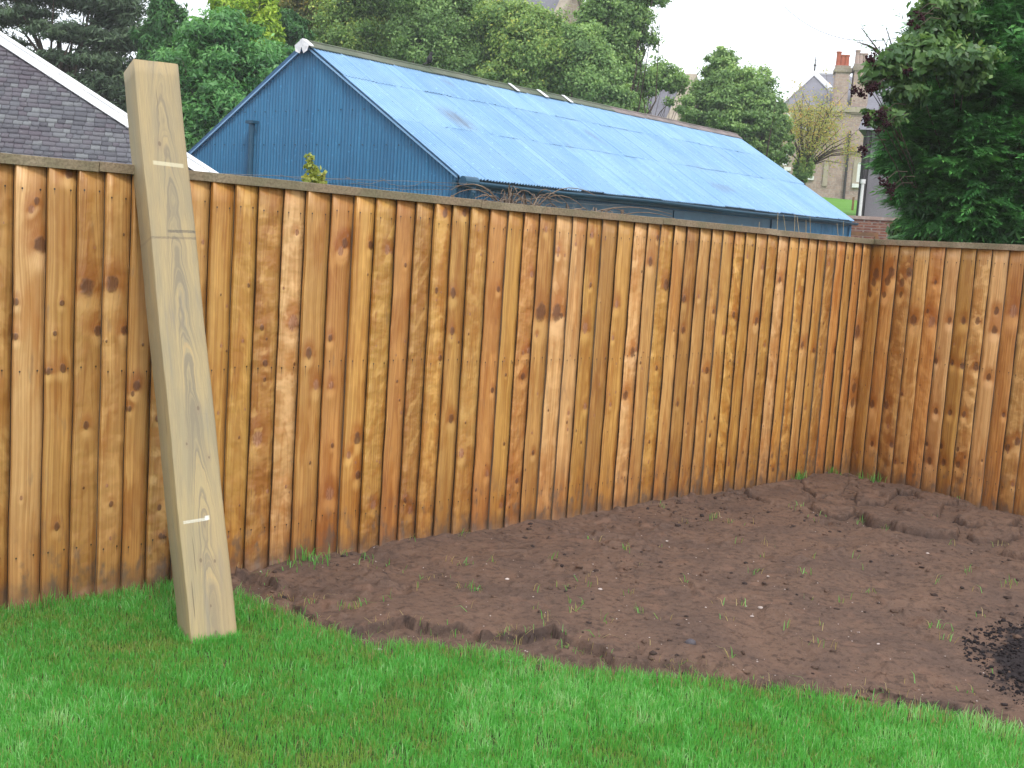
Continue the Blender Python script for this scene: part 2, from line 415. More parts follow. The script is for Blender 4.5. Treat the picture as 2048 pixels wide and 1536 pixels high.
PAL = [(0.57, 0.315, 0.085), (0.61, 0.350, 0.120), (0.54, 0.300, 0.075), (0.56, 0.275, 0.082), (0.45, 0.240, 0.068), (0.66, 0.390, 0.160), (0.56, 0.32, 0.092), (0.50, 0.275, 0.085)]
def fence_boards(edges, P0, P1, ytop0, ytop1, seed, parent, extra_before, extra_after):
    """edges: pixel columns of each board's thick left edge, read just under the rail"""
    rs = np.random.RandomState(seed)
    d = (P1-P0)/np.linalg.norm(P1-P0)
    n = np.array([d[1], -d[0], 0])          # towards the garden
    Lf = np.linalg.norm(P1-P0)
    S = []
    for a, b in edges:
        f = (a-edges[0][0])/1.0
        ya = ytop0[1]+(ytop1[1]-ytop0[1])*(a-ytop0[0])/(ytop1[0]-ytop0[0])+24
        pa = onp(a, ya, P0, n); pb = onp(b, ya, P0, n)
        s = float((pa-P0)@d)
        vd = pa-EYE; vd[2] = 0; vd /= np.linalg.norm(vd)
        rt = np.array([vd[1], -vd[0], 0])
        gapm = float((pb-pa)@d)
        tt = gapm*abs(d@rt)/max(abs(n@rt), 0.2)
        S.append((s, float(np.clip(tt*1.05+0.005, 0.023, 0.040))))
    for k in range(extra_before):
        S.insert(0, (S[0][0]-rs.uniform(0.125, 0.145), rs.uniform(0.016, 0.026)))
    for k in range(extra_after):
        S.append((S[-1][0]+rs.uniform(0.125, 0.14), rs.uniform(0.016, 0.026)))
    if extra_after == 0: S.append((Lf, 0.02))
    # knots per board
    kn = [[] for _ in S]
    for (x, y, r) in KN:
        p = onp(x, y, P0, n); s = float((p-P0)@d)
        if s < S[0][0] or s > S[-1][0] or p[2] < 0.0 or p[2] > 1.85: continue
        isleft = parent['run'] == 0
        if isleft != (x < 1727): continue
        k = max(i for i in range(len(S)) if S[i][0] <= s)
        vd = p-EYE; D = np.linalg.norm(vd)
        kn[k].append((s-S[k][0] if parent['run'] == 0 else S[k+1][0]-s, p[2], math.copysign(abs(r)*D/F, r)))
    V = []; Q = []; buv = []; bw = []; bc = []; K = [[] for _ in range(7)]
    NR = 20
    mir = parent['run'] == 1
    for k in range(len(S)-1):
        s0, tk = S[k]
        if mir: tk = rs.uniform(0.015, 0.021)
        s1 = S[k+1][0]; wd = s1-s0+0.012
        sv = rs.uniform(0, 60)
        c = np.array(PAL[rs.randint(len(PAL))])*rs.uniform(0.92, 1.08)
        ks = kn[k][:7]
        while len(ks) < 7:
            kind = rs.rand()
            r = rs.uniform(0.004, 0.010) if kind < 0.7 else (rs.uniform(0.010, 0.017) if kind < 0.88 else 0.0008)
            if rs.rand() < 0.62: r = -r
            ks.append((rs.uniform(0.1, 0.9)*(s1-s0), rs.uniform(0.1, 1.72), r))
        prof = [(0, 0.0, -0.02), (0.0, tk-0.003, -0.02+tk*0.9), (0.0, tk-0.003, 0.0), (0.0025, tk, 0.0025), (wd*0.35, None, wd*0.35), (wd*0.7, None, wd*0.7), (wd, 0.006, wd), (wd, 0.0, wd)]
        bow = rs.uniform(-0.003, 0.003); lean = rs.uniform(-0.003, 0.003); ph = rs.uniform(0, 6)
        zt = FH-0.006; zb = -0.03+rs.uniform(-0.004, 0.012)
        cup = rs.uniform(-0.002, 0.0025)
        base = len(V)
        for i in range(NR+1):
            z = zb+(zt-zb)*i/NR
            off = bow*math.sin(math.pi*i/NR)+lean*(i/NR-0.5)+0.0012*math.sin(i*0.9+ph)
            for (a, b, ua) in prof:
                if b is None: b = tk+(0.006-tk)*(a/wd)+cup
                wob = 0.0018*math.sin(i*1.7+ph*2+a*30)
                sa = (s1-a) if mir else (s0+a)
                p = P0+d*(sa+off)+n*(b+(wob if b > 0.001 else 0))
                V.append((p[0], p[1], z)); buv.append((ua, z, sv)); bw.append(s1-s0); bc.append((*c, 1))
                for j in range(7): K[j].append(ks[j])
        m = len(prof)
        for i in range(NR):
            for j in range(m-1):
                if j == 1: continue
                a = base+i*m+j
                Q.append((a, a+1, a+1+m, a+m))
        # top and bottom ends
        for i in (0, NR):
            a = base+i*m
            for (x_, y_) in ((0, 1), (3, 4), (4, 5), (5, 6)):
                if x_ == 0: Q.append((a, a+3, a+4, a+7))
                elif x_ == 4: Q.append((a+4, a+5, a+6, a+7))
    at_ = {'buv': ('FLOAT_VECTOR', buv), 'bw': ('FLOAT', bw), 'bcol': ('FLOAT_COLOR', bc)}
    for j in range(7): at_['k%d' % j] = ('FLOAT_VECTOR', K[j])
    npmesh('board_panel', V, Q, M_wood, parent, at_)
    return d, n, S
def rails(parent, P, Pq, d, n, t0=-2.0, t1=None, ends=()):
    Lf = np.linalg.norm(Pq-P)
    t1 = Lf if t1 is None else t1
    up = np.array([0, 0, 1.0])
    joints = [t0]+[x for x in ends if t0 < x < t1]+[t1]
    for i in range(len(joints)-1):
        a, b = joints[i], joints[i+1]-0.003
        m = MB()
        N = max(2, int((b-a)/0.4))
        vs = []; fs = []
        for k in range(N+1):
            s = a+(b-a)*k/N
            dz = 0.0015*math.sin(s*2.1)
            for (o_, z_) in ((0.044, FH-0.012), (0.046, FH+0.028), (-0.03, FH+0.030), (-0.03, FH-0.005)):
                q = P+d*s+n*(o_+0.0015*math.sin(s*5))
                vs.append((q[0], q[1], z_+dz+(0.003 if i % 2 else 0)))
        for k in range(N):
            for j in range(4):
                fs.append((k*4+j, k*4+(j+1) % 4, (k+1)*4+(j+1) % 4, (k+1)*4+j))
        fs += [(3, 2, 1, 0), (N*4, N*4+1, N*4+2, N*4+3)]
        m.add(vs, fs).build('capping_rail', M_rail, parent, bevel=0.002)
    for z in (0.2, 0.96, 1.66):
        MB().box(P+d*t0-n*0.006+up*z, d*(t1-t0-0.05), -n*0.04, up*0.08).build('back_rail', M_rail, parent)
    s = t0+0.3
    while s < t1-0.1:
        MB().box(P+d*s-n*0.047+up*-0.3, d*0.09, -n*0.09, up*2.03).build('post', M_rail, parent)
        s += 1.8
f1 = thing('wooden_fence', (A0+B0)/2, 'long honey brown board fence from the left edge to the corner, behind the leaning beam', 'fence'); f1['run'] = 0
f2 = thing('wooden_fence', (B0+C0)/2, 'short honey brown board fence at right, from the corner under the dark evergreen', 'fence'); f2['run'] = 1
d1, n1, S1 = fence_boards(ed, A0, B0, (0, 322), (1722, 485), 3, f1, 8, 0)
d2, n2, S2 = fence_boards(ed2, B0, C0, (1735, 489), (2048, 503), 5, f2, 0, 24)
# board filling the corner
rails(f1, A0, B0, d1, n1, -2.2, None, (0.35, 2.42, 3.9, 5.1))
rails(f2, B0, C0, d2, n2, 0.03, 4.6, (2.4,))
del f1['run']; del f2['run']

# ------------------------------------------------------------------ GARDEN GROUND
def px(lst, ox=0, oy=0, s=1.0): return [tuple(gr(ox+x/s, oy+y/s)[:2]) for x, y in lst]
lawn_edge = ([(300, 1192), (345, 1186), (440, 1194)], [(190, 560), (300, 600), (400, 640), (500, 690), (620, 740), (800, 790), (900, 850), (1000, 872), (1150, 862), (1300, 850), (1450, 880), (1600, 890), (1750, 930), (1900, 960)],
             [(0, 900), (100, 930), (250, 960), (400, 990), (550, 1010), (700, 1020), (900, 1030), (1000, 1040), (1150, 1050), (1400, 1090), (1600, 1110), (1700, 1130), (1850, 1150), (1990, 1170)],
             [(700, 1260), (850, 1290), (1000, 1300), (1150, 1330), (1300, 1360), (1451, 1410), (1700, 1490)])
LE = px(lawn_edge[0])+px(lawn_edge[1], 400, 1000, 2.866)+px(lawn_edge[2], 1000, 1000, 2.866)+px(lawn_edge[3], 1400, 850, 2.239)
LAWN = LE+[(8, LE[-1][1]-1.6), (8, -2), (-9, -2), (-9, -2.2)]+[tuple((A0+d1*-6)[:2]), tuple((A0+d1*(0.9))[:2])]
slab = (px([(190, 455), (300, 462), (380, 480), (430, 505), (480, 545), (540, 575), (525, 640), (580, 675), (700, 715), (800, 765), (900, 770), (1040, 760), (1170, 735), (1300, 770), (1400, 790), (1480, 762), (1560, 790), (1620, 832), (1690, 810), (1750, 788), (1850, 830), (1960, 805)], 400, 1000, 2.866) +
        px([(0, 815), (60, 778), (120, 800), (180, 828), (300, 785), (340, 840), (400, 865), (470, 895), (560, 900), (610, 940), (660, 975), (800, 980), (950, 975), (1060, 985), (1075, 1005), (1200, 1040), (1400, 1080), (1600, 1100), (1700, 1112), (1750, 1095), (1900, 1112)], 1000, 1000, 2.866) +
        px([(560, 1195), (640, 1185), (790, 1195), (900, 1238), (1000, 1260), (1100, 1275), (1200, 1310), (1300, 1345), (1451, 1385), (1700, 1460)], 1400, 850, 2.239))
SLAB = slab+[(8, slab[-1][1]-1.5), (8, 12), (2, 12)]+[tuple((A0+d1*(1.5)-n1*0.1)[:2])]
HX = gr(2318, 1392)[:2]

def soil_height(X, Y):
    wob = 0.045*fbm(X*11, Y*11, 3, 4, 0.6)+0.016*fbm(X*40, Y*40, 8, 2)
    d, ins = polydist(X+wob, Y+wob*1.3, SLAB)
    sd = np.where(ins, d, -d)
    brk = sstep(0.40, 0.62, vnoise(X*4.2, Y*4.2, 22))
    h = 0.042*(sstep(-0.002, 0.006, sd)*(1-brk)+sstep(-0.02, 0.075, sd)*brk)*(0.8+1.2*fbm(X*2.5, Y*2.5, 21, 2))+0.03*fbm(X*24, Y*24, 23, 3)*np.exp(-(sd/0.06)**2)*(0.4+brk)
    h += 0.006*np.exp(-np.clip(sd, 0, 1)/0.05)*(sd > 0)           # lip of the edge
    h += 0.030*fbm(X*1.3, Y*1.3, 5, 3)
    h += 0.024*fbm(X*5, Y*5, 6, 5, 0.62)
    h += 0.011*fbm(X*26, Y*26, 9, 3, 0.7)*(0.5+1.6*vnoise(X*2.3, Y*2.3, 33))
    pits = vnoise(X*7, Y*9, 41)
    h -= 0.020*sstep(0.80, 0.95, pits)
    lum = vnoise(X*17, Y*17, 52)*vnoise(X*3.1, Y*3.1, 53)
    h += 0.022*sstep(0.42, 0.7, lum)
    # peat heap at right
    hd = np.hypot((X-HX[0])/0.62, (Y-HX[1])/0.75)+0.35*fbm(X*6, Y*6, 77, 3)
    h += 0.10*sstep(1.05, 0.2, hd)+0.035*fbm(X*20, Y*20, 78, 3)*sstep(1.1, 0.8, hd)
    dl, il = polydist(X, Y, LAWN)
    h = np.where(il, h*0.25-0.005, h)
    # sink under the fence feet
    return h, sd, hd, il, dl
def soil_mat():
    t = T('soil'); p = t.pos()
    a = t.noise(p, 3.0, 5, 0.6); b = t.noise(p, 26, 5, 0.65); c = t.noise(p, 120, 4, 0.7)
    col = t.mix(t.mr(a, 0.35, 0.65), (0.155, 0.097, 0.070), (0.118, 0.078, 0.061))
    col = t.mix(t.mr(b, 0.48, 0.66, 0, 0.75), col, (0.066, 0.044, 0.035))
    col = t.mix(t.mr(t.noise(p, 9, 4), 0.55, 0.7, 0, 0.5), col, (0.20, 0.118, 0.084))
    col = t.mix(t.mr(c, 0.60, 0.72, 0, 0.6), col, (0.24, 0.18, 0.15))
    col = t.mix(t.mr(c, 0.42, 0.30, 0, 0.8), col, (0.028, 0.020, 0.017))
    col = t.mix(t.attr('peat'), col, t.mix(b, (0.020, 0.016, 0.017), (0.042, 0.034, 0.035)))  # black mix for peat, dark crumbs and painted edge shade
    col = t.mix(t.mul(t.attr('lawn'), 0.92), col, t.mix(b, (0.045, 0.10, 0.022), (0.08, 0.10, 0.038)))
    h = t.add(t.mul(b, 0.012), t.mul(c, 0.006))
    return t.fin(col, 0.95, t.bump(h, 1.0, 0.9), 0.12)
M_soil = soil_mat()
def grid_sheet(x0, x1, y0, y1, st):
    xs = np.arange(x0, x1, st); ys = np.arange(y0, y1, st)
    X, Y = np.meshgrid(xs, ys)
    nx = len(xs)
    i = np.arange(len(ys)-1)[:, None]*nx+np.arange(nx-1)[None, :]
    Fq = np.stack([i, i+1, i+1+nx, i+nx], -1).reshape(-1, 4)
    return X.ravel(), Y.ravel(), Fq
X, Y, Fq = grid_sheet(-5.5, 6.5, 1.5, 9.6, 0.0085)
# keep what lies in the garden, close to the view; coarser beyond is carried by the ground sheet
side = ((X-A0[0])*n1[0]+(Y-A0[1])*n1[1] > -0.15) & ((X-C0[0])*n2[0]+(Y-C0[1])*n2[1] > -0.15)
keepf = side[Fq].all(1)
Fq = Fq[keepf]
used = np.zeros(len(X), bool); used[Fq.ravel()] = True
idx = np.cumsum(used)-1
X = X[used]; Y = Y[used]; Fq = idx[Fq]
h, sd_, hd_, il_, dl_ = soil_height(X, Y)
lawnm = np.where(il_, sstep(0.0, 0.05, dl_), 0)
soil = npmesh('soil', np.stack([X, Y, h], 1), Fq, M_soil, None, {'peat': ('FLOAT', np.maximum(sstep(1.08, 0.9, hd_+0.25*fbm(X*22, Y*22, 90, 2)), 0.8*vnoise(X*12, Y*12, 91)*np.exp(-((sd_-0.002)/0.010)**2)*(~il_))), 'lawn': ('FLOAT', lawnm)}, True)  # peat value also paints undercut shade along the torn edge
tag(soil, kind='structure')
M_gr = rough_mat('rough_ground', (0.06, 0.085, 0.03), (0.07, 0.06, 0.035), 1.5, 0.95, 0.03, 14, 0.1)
g0 = MB().add([(-700, -100, -0.09), (700, -100, -0.09), (700, 900, -0.09), (-700, 900, -0.09)], [(0, 1, 2, 3)]).build('ground', M_gr)
tag(g0, kind='structure')

def zsoil(x, y):
    return soil_height(np.atleast_1d(float(x)), np.atleast_1d(float(y)))[0][0]

# ------------------------------------------------------------------ GRASS
def leaf_mat(name, stops, trans=0.35, rough=0.5, spec=0.3, backmul=1.3):
    t = T(name)
    col = t.ramp(t.attr('rnd'), stops)
    t.fin(col, rough, spec=spec)
    tr = t.n('BsdfTranslucent', {'Color': t.mix(1.0, col, (backmul, backmul, backmul*0.6), 'MULTIPLY')})
    mxs = t.n('MixShader', {0: trans, 1: t.p.outputs[0], 2: tr.outputs[0]})
    t.t.links.new(mxs.outputs[0], t.out.inputs['Surface'])
    return t.m
M_grass = leaf_mat('grass_blades', [(0.0, (0.392, 0.318, 0.144)), (0.05, (0.253, 0.381, 0.088)), (0.3, (0.098, 0.360, 0.061)), (0.65, (0.120, 0.465, 0.083)), (0.9, (0.208, 0.551, 0.144)), (1.0, (0.368, 0.613, 0.276))], 0.45, 0.42, 0.45)
def blades(name, bx, by, bz, hgt, wid, mat, rs, lean=0.45, rnd=None, parent=None):
    n = len(bx)
    ang = rs.uniform(0, 2*math.pi, n)
    la = rs.uniform(0, 2*math.pi, n); lm = np.abs(rs.normal(0, lean, n))*hgt
    wx = np.cos(ang)*wid/2; wy = np.sin(ang)*wid/2
    lx = np.cos(la)*lm; ly = np.sin(la)*lm
    b0 = np.stack([bx-wx, by-wy, bz-0.004], 1); b1 = np.stack([bx+wx, by+wy, bz-0.004], 1)
    m0 = np.stack([bx-wx*0.8+lx*0.35, by-wy*0.8+ly*0.35, bz+hgt*0.58], 1); m1 = np.stack([bx+wx*0.8+lx*0.35, by+wy*0.8+ly*0.35, bz+hgt*0.58], 1)
    tp = np.stack([bx+lx, by+ly, bz+hgt*np.clip(1-lm/hgt*0.35, 0.4, 1)], 1)
    V = np.stack([b0, b1, m0, m1, tp], 1).reshape(-1, 3)
    k = np.arange(n)[:, None, None]*5
    Fc = (k+np.array([[0, 1, 3], [0, 3, 2], [2, 3, 4]])[None]).reshape(-1, 3)
    if rnd is None: rnd = rs.uniform(0, 1, n)
    return npmesh(name, V, Fc, mat, parent, {'rnd': ('FLOAT', np.repeat(np.clip(rnd, 0, 1), 5))})
def lawn():
    rs = np.random.RandomState(4)
    n = 1150000
    # denser near the view
    y = 2.0+5.2*rs.uniform(0, 1, n)**1.15
    x = rs.uniform(-3.6, 4.4, n)
    d, ins = polydist(x, y, LAWN)
    back = (x-A0[0])*n1[0]+(y-A0[1])*n1[1]
    ok = (ins | (d < 0.03+0.05*fbm(x*8, y*8, 60, 3))) & (back > 0.004)
    ok &= ~((d < 0.07) & (rs.uniform(0, 1, n) < 0.35))
    x = x[ok]; y = y[ok]; d = d[ok]; back = back[ok]
    patch = fbm(x*2.2, y*2.2, 61, 3); fine = fbm(x*11, y*11, 62, 3)
    bare = (fine > 0.17) & (rs.uniform(0, 1, len(x)) < 0.55)
    x = x[~bare]; y = y[~bare]; d = d[~bare]; patch = patch[~bare]; fine = fine[~bare]; back = back[~bare]
    m = len(x)
    hgt = (0.022+0.018*rs.uniform(0, 1, m)+0.030*fine+0.02*patch)*(1+0.5*(rs.uniform(0, 1, m) < 0.06))
    hgt = np.where(d < 0.10, hgt*rs.uniform(0.9, 1.7, m), hgt)
    hgt = np.clip(hgt, 0.014, 0.08)
    wid = rs.uniform(0.0018, 0.0036, m)
    rnd = 0.47+0.85*patch+1.0*fine+rs.normal(0, 0.22, m)
    rnd = np.where(rs.uniform(0, 1, m) < np.where(d < 0.12, 0.12, 0.035), 0.0, np.clip(rnd, 0.06, 1))
    z = np.full(m, 0.0)
    g = blades('grass', x, y, z, hgt, wid, M_grass, rs, 0.5, rnd)
    tag(g, 'short bright green lawn grass covering the foreground in front of the fence and bare soil', 'lawn', kind='stuff')
lawn()
def sprigs():
    """thin scattered grass growing through the bare soil"""
    rs = np.random.RandomState(14)
    bx = []; by = []; hh = []
    pts = [gr(rs.uniform(480, 2040), rs.uniform(1020, 1400))[:2] for _ in range(95)]
    pts += [gr(x, y)[:2] for x, y in [(1715, 1062), (1730, 1058), (1745, 1066), (1580, 1028), (1600, 1029), (1770, 1078), (1900, 1105), (1940, 1060), (1998, 1105), (2030, 1180), (2020, 1182), (1706, 1130), (1610, 1163), (620, 1215), (680, 1222), (940, 1240), (1070, 1232), (840, 1270), (905, 1275), (1145, 1245), (1325, 1257), (1210, 1263), (985, 1140), (930, 1145), (1500, 1060), (725, 1140), (1745, 1395), (1720, 1388), (1860, 1272), (1880, 1275), (690, 1225), (560, 1200), (1090, 1260), (1680, 1400), (1440, 1230)]]
    for p in pts:
        d, ins = polydist(np.array([p[0]]), np.array([p[1]]), LAWN)
        if ins[0]: continue
        k = rs.randint(2, 9)
        bx += list(p[0]+rs.normal(0, 0.02, k)); by += list(p[1]+rs.normal(0, 0.02, k)); hh += list(rs.uniform(0.015, 0.055, k))
    bx = np.array(bx); by = np.array(by); hh = np.array(hh)
    z = soil_height(bx, by)[0]
    g = blades('grass', bx, by, z, hh, np.full(len(bx), 0.0035), M_grass, rs, 0.9, np.where(rs.uniform(0, 1, len(bx)) < 0.4, 0.0, rs.uniform(0.05, 0.9, len(bx))))
    tag(g, 'sparse single grass blades poking through the bare brown soil', 'grass', kind='stuff')
sprigs()
def edge_roots():
    rs = np.random.RandomState(19)
    P = np.array(slab); bx = []; by = []
    for i in range(len(P)-1):
        L_ = np.linalg.norm(P[i+1]-P[i]); k = rs.poisson(L_*55)
        f = rs.uniform(0, 1, k)[:, None]; q = P[i]*(1-f)+P[i+1]*f+rs.normal(0, 0.012, (k, 2))
        bx += list(q[:, 0]); by += list(q[:, 1])
    bx = np.array(bx); by = np.array(by)
    g = blades('grass_roots', bx, by, soil_height(bx, by)[0], rs.uniform(0.012, 0.04, len(bx)), np.full(len(bx), 0.0022), M_grass, rs, 1.3, np.where(rs.uniform(0, 1, len(bx)) < 0.75, 0.0, 0.5))
    tag(g, 'dry grass roots and straw hanging from the torn edge of the bare soil', 'grass', kind='stuff')
edge_roots()
def tuft(x, y, n, hmax, spread, label, seed):
    rs = np.random.RandomState(seed)
    p = gr(x, y)
    bx = p[0]+rs.normal(0, spread, n); by = p[1]+rs.normal(0, spread*0.6, n)
    # stay on the garden side of both fences
    for (P_, n_) in ((A0, n1), (C0, n2)):
        s = (bx-P_[0])*n_[0]+(by-P_[1])*n_[1]
        s2 = np.maximum(s, 0.045)
        bx += (s2-s)*n_[0]; by += (s2-s)*n_[1]
    z = soil_height(bx, by)[0]
    g = blades('grass_tuft', bx, by, z, rs.uniform(0.4, 1, n)*hmax, np.full(n, 0.004), M_grass, rs, 0.6, rs.uniform(0.1, 0.95, n))
    tag(g, label, 'grass tuft', 'grass tufts at the foot of the fence')
tuft(622, 1136, 46, 0.10, 0.05, 'green grass tuft at the foot of the long fence just right of the beam', 1)
tuft(585, 1145, 22, 0.06, 0.06, 'thin low grass tuft between the beam and a bigger green tuft by the fence', 9)
tuft(80, 1195, 40, 0.11, 0.05, 'grass tuft climbing the fence foot at the far left edge of the lawn', 2)
tuft(1655, 958, 30, 0.09, 0.05, 'grass tuft in the fence corner, beside the turf slabs', 3)
tuft(1742, 968, 44, 0.09, 0.07, 'wide grass tuft under the short fence just right of the corner', 4)
tuft(1572, 966, 34, 0.09, 0.05, 'grass tuft at the far end of the long fence, left of the turf slabs', 5)
tuft(1895, 1012, 14, 0.05, 0.04, 'tiny grass tuft at the foot of the short fence near its middle', 6)

# ------------------------------------------------------------------ TURF SLABS in the corner
def turf(poly, thick, label, seed):
    rs = np.random.RandomState(seed)
    P = np.array(px(poly, 1400, 850, 2.239))
    for (Pf, nf) in ((A0, n1), (C0, n2)):
        s = (P[:, 0]-Pf[0])*nf[0]+(P[:, 1]-Pf[1])*nf[1]
        a = np.maximum(0.05-s, 0)
        P = P+a[:, None]*nf[None, :2]
    c = P.mean(0)
    X, Y, Fq = grid_sheet(P[:, 0].min()-0.05, P[:, 0].max()+0.05, P[:, 1].min()-0.05, P[:, 1].max()+0.05, 0.010)
    wob = 0.07*fbm(X*11, Y*11, seed, 4, 0.6)
    d, ins = polydist(X+wob, Y+wob, P)
    sd = np.where(ins, d, -d)
    base = soil_height(X, Y)[0]
    tilt = rs.uniform(-0.06, 0.06, 2)
    top = 0.006+thick*0.72*(1+0.8*fbm(X*3, Y*3, seed+3, 2))+tilt[0]*(X-c[0])+tilt[1]*(Y-c[1])+0.022*fbm(X*9, Y*9, seed+5, 4)+0.010*fbm(X*40, Y*40, seed+6, 2)
    Z = base-0.03+(top+0.03)*sstep(-0.012, 0.016, sd)
    keep = (sd > -0.014)[Fq].any(1)
    Fq = Fq[keep]
    used = np.zeros(len(X), bool); used[Fq.ravel()] = True
    idx = np.cumsum(used)-1
    z0 = np.zeros(used.sum())
    o = npmesh('turf_slab', np.stack([X, Y, Z], 1)[used], idx[Fq], M_soil, None, {'peat': ('FLOAT', (0.6*sstep(0.010, -0.004, sd)*(0.4+vnoise(X*12, Y*12, 91)))[used]), 'lawn': ('FLOAT', z0)}, True)  # peat value here is shade painted onto the slab sides
    tag(o, label, 'turf slab', 'upturned turf slabs in the fence corner')
turf([(190, 328), (290, 300), (420, 298), (500, 345), (470, 392), (390, 402), (300, 382)], 0.030, 'upturned turf slab farthest left of the corner pile, beside the long fence', 31)
turf([(440, 290), (560, 262), (640, 270), (670, 300), (620, 345), (520, 345)], 0.030, 'turf slab lying deepest in the angle of the two fences', 32)
turf([(505, 378), (600, 352), (690, 392), (695, 430), (650, 452), (560, 436), (490, 410)], 0.045, 'rounded turf slab at the front of the pile, left end of the long rolled strip', 33)
turf([(690, 350), (780, 318), (880, 345), (830, 385), (700, 378)], 0.050, 'flat diamond shaped turf slab in the middle of the corner pile', 34)
turf([(700, 440), (760, 398), (900, 440), (1080, 470), (1160, 510), (1150, 548), (1000, 545), (880, 520), (760, 488)], 0.055, 'long rolled turf strip along the front of the corner pile', 35)
turf([(860, 400), (960, 380), (1090, 402), (1075, 455), (950, 438)], 0.045, 'turf slab just behind the long rolled strip', 36)
turf([(950, 342), (1080, 348), (1160, 385), (1000, 388)], 0.045, 'narrow turf slab between the pile and the short fence', 37)
turf([(1130, 462), (1240, 438), (1440, 462), (1400, 495), (1200, 492)], 0.05, 'wide thin turf slab near the foot of the short fence at right', 38)
turf([(1190, 530), (1260, 500), (1400, 515), (1440, 540), (1330, 562), (1220, 556)], 0.05, 'turf slab just right of the long rolled strip', 39)
turf([(1350, 600), (1400, 568), (1560, 560), (1620, 640), (1400, 622)], 0.05, 'turf slab cut by the right edge of the picture', 40)
turf([(790, 290), (870, 282), (960, 305), (990, 335), (900, 345), (820, 325)], 0.035, 'crumbled dark turf slab against the short fence near the corner', 41)

# ------------------------------------------------------------------ clods, heap crumbs, stones
def clod_mesh(name, cx, cy, cz, r, mat, rs, squash=0.6):
    """many small irregular lumps as one mesh"""
    n = len(cx)
    ph = (1+5**0.5)/2
    ico = np.array([(-1, ph, 0), (1, ph, 0), (-1, -ph, 0), (1, -ph, 0), (0, -1, ph), (0, 1, ph), (0, -1, -ph), (0, 1, -ph), (ph, 0, -1), (ph, 0, 1), (-ph, 0, -1), (-ph, 0, 1)])/1.9
    fi = np.array([(0, 11, 5), (0, 5, 1), (0, 1, 7), (0, 7, 10), (0, 10, 11), (1, 5, 9), (5, 11, 4), (11, 10, 2), (10, 7, 6), (7, 1, 8), (3, 9, 4), (3, 4, 2), (3, 2, 6), (3, 6, 8), (3, 8, 9), (4, 9, 5), (2, 4, 11), (6, 2, 10), (8, 6, 7), (9, 8, 1)])
    j = 1+rs.uniform(-0.35, 0.35, (n, 12, 1))
    st = rs.uniform(0.7, 1.4, (n, 1, 3)); st[:, :, 2] *= squash
    V = ico[None]*j*st*r[:, None, None]+np.stack([cx, cy, cz], 1)[:, None, :]
    Fc = (np.arange(n)[:, None, None]*12+fi[None]).reshape(-1, 3)
    z0 = np.zeros(n*12)
    return npmesh(name, V.reshape(-1, 3), Fc, mat, None, {'peat': ('FLOAT', z0), 'lawn': ('FLOAT', z0)}, False)
def clods():
    rs = np.random.RandomState(8)
    n = 20000
    x = rs.uniform(-1.6, 4.4, n); y = rs.uniform(3.0, 9.0, n)
    dens = fbm(x*1.7, y*1.7, 70, 3)
    d, ins = polydist(x, y, LAWN)
    inside = ((x-A0[0])*n1[0]+(y-A0[1])*n1[1] > 0.05) & ((x-C0[0])*n2[0]+(y-C0[1])*n2[1] > 0.05)
    ok = ~ins & inside & (rs.uniform(0, 1, n) < 0.35+1.6*dens)
    x = x[ok]; y = y[ok]
    r = 0.0025+0.014*rs.uniform(0, 1, len(x))**5
    near = polydist(x, y, SLAB)[0] < 0.05
    r = np.where(near & (rs.uniform(0, 1, len(x)) < 0.5), r+rs.uniform(0, 0.008, len(x)), r)
    z = soil_height(x, y)[0]+r*0.2
    o = clod_mesh('soil_crumbs', x, y, z, r, M_soil, rs)
    pt = (rs.uniform(0, 1, len(x)) < 0.4)*rs.uniform(0.4, 0.95, len(x))
    o.data.attributes['peat'].data.foreach_set('value', np.repeat(pt, 12).astype(np.float32))
    tag(o, 'small loose crumbs and clods of brown earth scattered over the bare patch', 'soil', kind='stuff')
    n = 9000
    a = rs.uniform(0, 2*math.pi, n); q = rs.uniform(0, 1, n)**0.7*1.16
    x = HX[0]+np.cos(a)*q*0.62; y = HX[1]+np.sin(a)*q*0.75
    r = 0.0025+0.008*rs.uniform(0, 1, n)**4
    z = soil_height(x, y)[0]+r*0.3
    o = clod_mesh('peat_heap', x, y, z, r, M_peat, rs, 0.8)
    tag(o, 'heap of crumbly black peat on the brown soil at the right edge', 'peat', kind='stuff')
M_peat = rough_mat('peat', (0.034, 0.028, 0.030), (0.016, 0.013, 0.014), 20, 0.95, 0.006, 80, 0.1)
clods()
M_st = rough_mat('pale_stone', (0.55, 0.47, 0.43), (0.40, 0.33, 0.30), 30, 0.7, 0.002, 90)
M_st2 = rough_mat('dark_stone', (0.10, 0.09, 0.10), (0.07, 0.06, 0.07), 30, 0.6, 0.002, 90)
def stone(x, y, r, mat, label, sq=0.6):
    p = gr(x, y, 0.03); z = zsoil(p[0], p[1])
    rs = np.random.RandomState(int(x))
    m = MB(); vs = []; fs = []
    nu, nv = 10, 6
    for j in range(nv+1):
        for i in range(nu):
            a = 2*math.pi*i/nu; b = math.pi*j/nv
            k = 1+0.13*math.sin(3*a+x)*math.sin(b)+rs.uniform(-0.05, 0.05)
            vs.append((p[0]+r*1.25*k*math.cos(a)*math.sin(b), p[1]+r*k*math.sin(a)*math.sin(b), z+r*0.25+r*sq*math.cos(b)))
    for j in range(nv):
        for i in range(nu):
            fs.append((j*nu+i, (j+1)*nu+i, (j+1)*nu+(i+1) % nu, j*nu+(i+1) % nu))
    o = m.add(vs, fs).build('stone', mat, smooth=True)
    tag(o, label, 'stone', 'stones lying on the bare soil')
stone(1521, 1219, 0.011, M_st, 'pale pinkish stone on the bare soil, largest of the pale trio in the middle')
stone(1504, 1228, 0.0075, M_st, 'small pale stone of the trio, upper left beside the largest pale stone')
